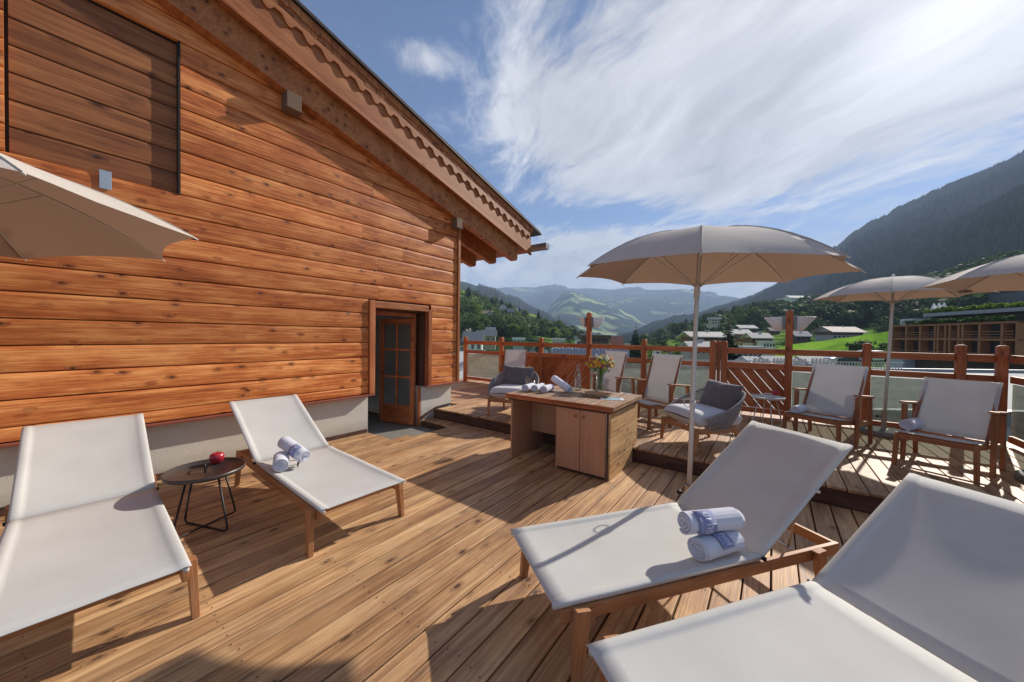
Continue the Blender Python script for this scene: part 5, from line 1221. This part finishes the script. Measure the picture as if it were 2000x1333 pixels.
tb('upper_storey', hm((.09, .07, .06), 'timber'), [(1.2, Lh + 6, 3.2, 13, z3, ztb)])
tb('stair_tower', hm((.50, .52, .54)), [(-.2, HX(1768), 1.0, 4, z3, ztb - .3)])
tb('roof_edge', hm((.34, .34, .36), 'roof'), [(HX(1772), Lh + 8, 2.0, 13.5, ztb - .05, ztb + .45)])
tb('penthouse', hm((.08, .06, .07), 'timber'), [(HX(1835), Lh + 8, 5.5, 12, ztb + .4, ztb + 3.4)]); tb('penthouse_windows', WIN, [(HX(1840), HX(1915), 5.4, 5.46, ztb + .9, ztb + 2.8)]); tb('penthouse_rail', MT['zinc'], [(HX(1930), Lh + 8, 4.4, 4.6, ztb + 2.7, ztb + 2.95), (HX(1930), Lh + 8, 4.4, 4.6, ztb + 3.3, ztb + 3.5), (HX(1968), HX(1968) + .5, 4.4, 4.6, ztb + .5, ztb + 3.6)])
tb('windows_band', WIN, [(HX(1790), HX(1980), 3.14, 3.18, z3 + 1.0, ztb - .4)])
q2 = random.Random(8)
for nm, n_, xa, yy, zz_, s_, mt_ in (('planting', 90, HX(1755), .7, z3 + .15, .36, LM['leaf']), ('planting', 100, HX(1772), 2.6, ztb + .6, .34, LM['bright'])):
    mb = M()
    for i in range(n_):
        c = Vector((q2.uniform(xa, Lh), yy + q2.uniform(-.3, .5), tz(zz_ + q2.uniform(-.1, .35)))); clump(mb, c, s_ * q2.uniform(.7, 1.8), s_ * q2.uniform(.6, 1.6), 30, q2, .15)
    mb.build(nm, mt_, TH)
for i, x in enumerate((1770, 1779, 1788)):
    p = HX(x); t = empty('closed_parasol', TH.matrix_basis @ Vector((p, 3.5, tz(ztb + .45))), 0, ['leftmost', 'middle', 'rightmost'][i] + ' of three closed white parasols on the timber hotel roof', 'parasol', 'closed parasols on the hotel roof')
    mb = M(); mb.lathe([(.05, 0), (.05, .4), (.34, .5), (.28, 1.1), (.04, 1.7)], n=10); mb.build('cover', MT['lamp'], t, fix=True)

# neighbouring flat roofs just beyond and below the terrace
def flat(name, label, xa, xb, d0, d1, zt_, mat, cat='building', par=.25, rail=False):
    """flat roofed building; xa..xb are sideways metres at right angles to the view, d0..d1 distance"""
    c = EYE + Vector((fw.x, fw.y, 0)).normalized() * d0; t = empty(name, (c.x, c.y, -13), YAW, label, cat)
    mb = M(); mb.box(xa, xb, 0, d1 - d0, 0, zt_ + 13); mb.build('wall', hm((.40, .39, .37)), t)
    mb = M(); mb.box(xa - .1, xb + .1, -.1, d1 - d0 + .1, zt_ + 13.004, zt_ + 13.12); ro = mb.build('roof', mat, t)
    mb = M()
    for (a, b, c_, e) in ((xa - .15, xb + .15, -.2, .05), (xa - .15, xb + .15, d1 - d0 - .05, d1 - d0 + .2), (xa - .2, xa + .05, -.2, d1 - d0 + .2), (xb - .05, xb + .2, -.2, d1 - d0 + .2)): mb.box(a, b, c_, e, zt_ + 12.9, zt_ + 13.12 + par)
    mb.build('parapet', MT['zinc'], t)
    return t
for i, (x, d_, wl, rf_, lb) in enumerate(((1040, 210, (.5, .47, .42), (.30, .26, .24), 'small cream house between the second and third fence posts'), (1062, 170, (.3, .2, .13), (.42, .40, .38), 'brown house with a grey roof just left of the white roofed hall'), (1110, 190, (.6, .58, .55), (.26, .20, .17), 'white house with a brown roof behind the white block'),
        (1228, 200, (.55, .53, .5), (.38, .22, .16), 'house with a faded red roof left of the lone spruce'), (1312, 230, (.55, .5, .42), (.33, .3, .28), 'cream house above the rail left of the parasol pole'), (1440, 250, (.2, .13, .09), (.45, .43, .41), 'brown house in the trees left of the stepped hotel'))):
    zt_ = -13.2 + 6.5; p = at(x, 660, d_); yb_ = 666.5 - F * ((-13.2 - H) / d_ - math.tan(PITCH)) if False else None
    px_h = 7.5 / d_ * F; base_y = 655.7 + (x - 1000) * math.tan(ROLL) + (13.2 + H) / d_ * F
    house(x - 9, x + 9, base_y - px_h, base_y - px_h * .68, base_y, d_, lb, wl, rf_, 'side' if i % 2 else 'front', nwin=(3, 2))
GRV = plain('gravel_roof', (.40, .41, .38), .9, 0, .25, 3, .5)
f1 = flat('flat_roof_hall', 'large grey gravel roof right below the right part of the terrace fence', 5.8, 46, 11, 27, -.95, GRV)
mb = M()
for i in range(80): mb.box(12 + i * .22, 12.06 + i * .22, 15.6, 15.64, 12.1, 12.85)
mb.box(11.9, 29.6, 15.58, 15.66, 12.85, 12.9); mb.build('lattice', MT['conc'], f1)
f2 = flat('flat_roof_hall', 'grey flat roof low behind the middle of the terrace fence', -3.5, 5.4, 14, 42, -1.05, GRV)
f3 = flat('flat_roof_hall', 'grey flat roof behind the left end of the terrace fence', -14, -4, 14, 52, -1.0, GRV)
t = empty('glass_canopy', at(1190, 696, 46), YAW, 'long blue grey ribbed canopy roof behind the slanted fence boards', 'canopy')
mb = M()
for i in range(24): mb.box(-7.5 + i * .42, -7.15 + i * .42, -.3, 1.2, -.3 - .0, .9 + .1 * (i % 2)); 
mb.build('ribbed_roof', hm((.30, .33, .42), 'roof'), t)
for k, (xa, xb) in enumerate(((1470, 1502), (1508, 1575), (1583, 1634))):
    c = at((xa + xb) / 2, 712, 30); wd = (xb - xa) / F * 30; t = empty('skylight', (c.x, c.y, c.z), YAW, ['short white ribbed rooflight seen behind the gate boards', 'white ribbed rooflight behind the right lamp post', 'white ribbed rooflight right of the lamp post'][k], 'rooflight', 'white rooflights beyond the fence')
    mb = M(); mb.box(-wd / 2, wd / 2, 0, 3, -.75, .0); mb.build('kerb', hm((.35, .35, .34)), t); mb = M(); n_ = int(wd / .28)
    for i in range(n_): x_ = -wd / 2 + i * wd / n_; mb.prism([(x_ + .02, -.05, .0), (x_ + wd / n_ - .05, -.05, .0), (x_ + wd / n_ - .05, -.05, .05), (x_ + .02, -.05, .05)], (0, 0, .45)); mb.prism([(x_ + .02, .0, .0), (x_ + .02, 3, .0), (x_ + .02, 1.5, .6)], (wd / n_ - .07, 0, 0))
    mb.build('ribs', hm((.42, .42, .41)), t, fix=True)
# parked cars seen as small shapes past the rooflights
def car(x, y, d, c, label):
    p = at(x, y, d); t = empty('parked_car', (p.x, p.y, p.z), YAW + R(12), label, 'car', 'cars parked beyond the fence')
    mb = M(); pr = [(-2.1, .25), (-2.1, .75), (-1.9, .9), (-1.2, .95), (-.6, 1.42), (.8, 1.45), (1.5, .98), (2.1, .88), (2.15, .3)]
    mb.prism([(a, 0, b) for a, b in pr], (0, 1.75, 0)); mb.build('body', plain('car_paint', c, .25, .3, .03), t, fix=True, bevel=.05)
    mb = M(); mb.prism([(-1.05, -.01, .97), (-.55, -.01, 1.36), (.75, -.01, 1.38), (1.3, -.01, .99)], (0, 1.77, 0)); mb.build('window', WIN, t, fix=True)
    for wx in (-1.35, 1.35):
        for wy in (0, 1.75): mb = M(); mb.tube([(wx, wy - .1, .32), (wx, wy + .1, .32)], .32, 14); mb.build('wheel', MT['black'], t)
for i, (x, y, c, lb) in enumerate(((1648, 714, (.6, .6, .6), 'silver car left of the thick fence post'), (1668, 715, (.05, .05, .06), 'black car beside the silver one'), (1715, 709, (.62, .62, .62), 'white car right of the thick fence post'))):
    car(x, y, 42, c, lb)

# ---------------------------------------------------------------- air
mb = M(); mb.box(-9000, 9000, -1500, 9900, -15, 1500)
hz_ = mb.build('haze', None); hz_['kind'] = 'stuff'
m = bpy.data.materials.new('air'); m.use_nodes = True; nt = m.node_tree; nt.nodes.clear(); g = G(nt)
pv = g.n('ShaderNodeVolumePrincipled', i_Color=(.58, .74, 1, 1), i_Density=1.35e-4, i_Anisotropy=.0); ou = g.n('ShaderNodeOutputMaterial'); nt.links.new(pv.outputs[0], ou.inputs['Volume'])
hz_.data.materials.append(m); hz_.display_type = 'WIRE'
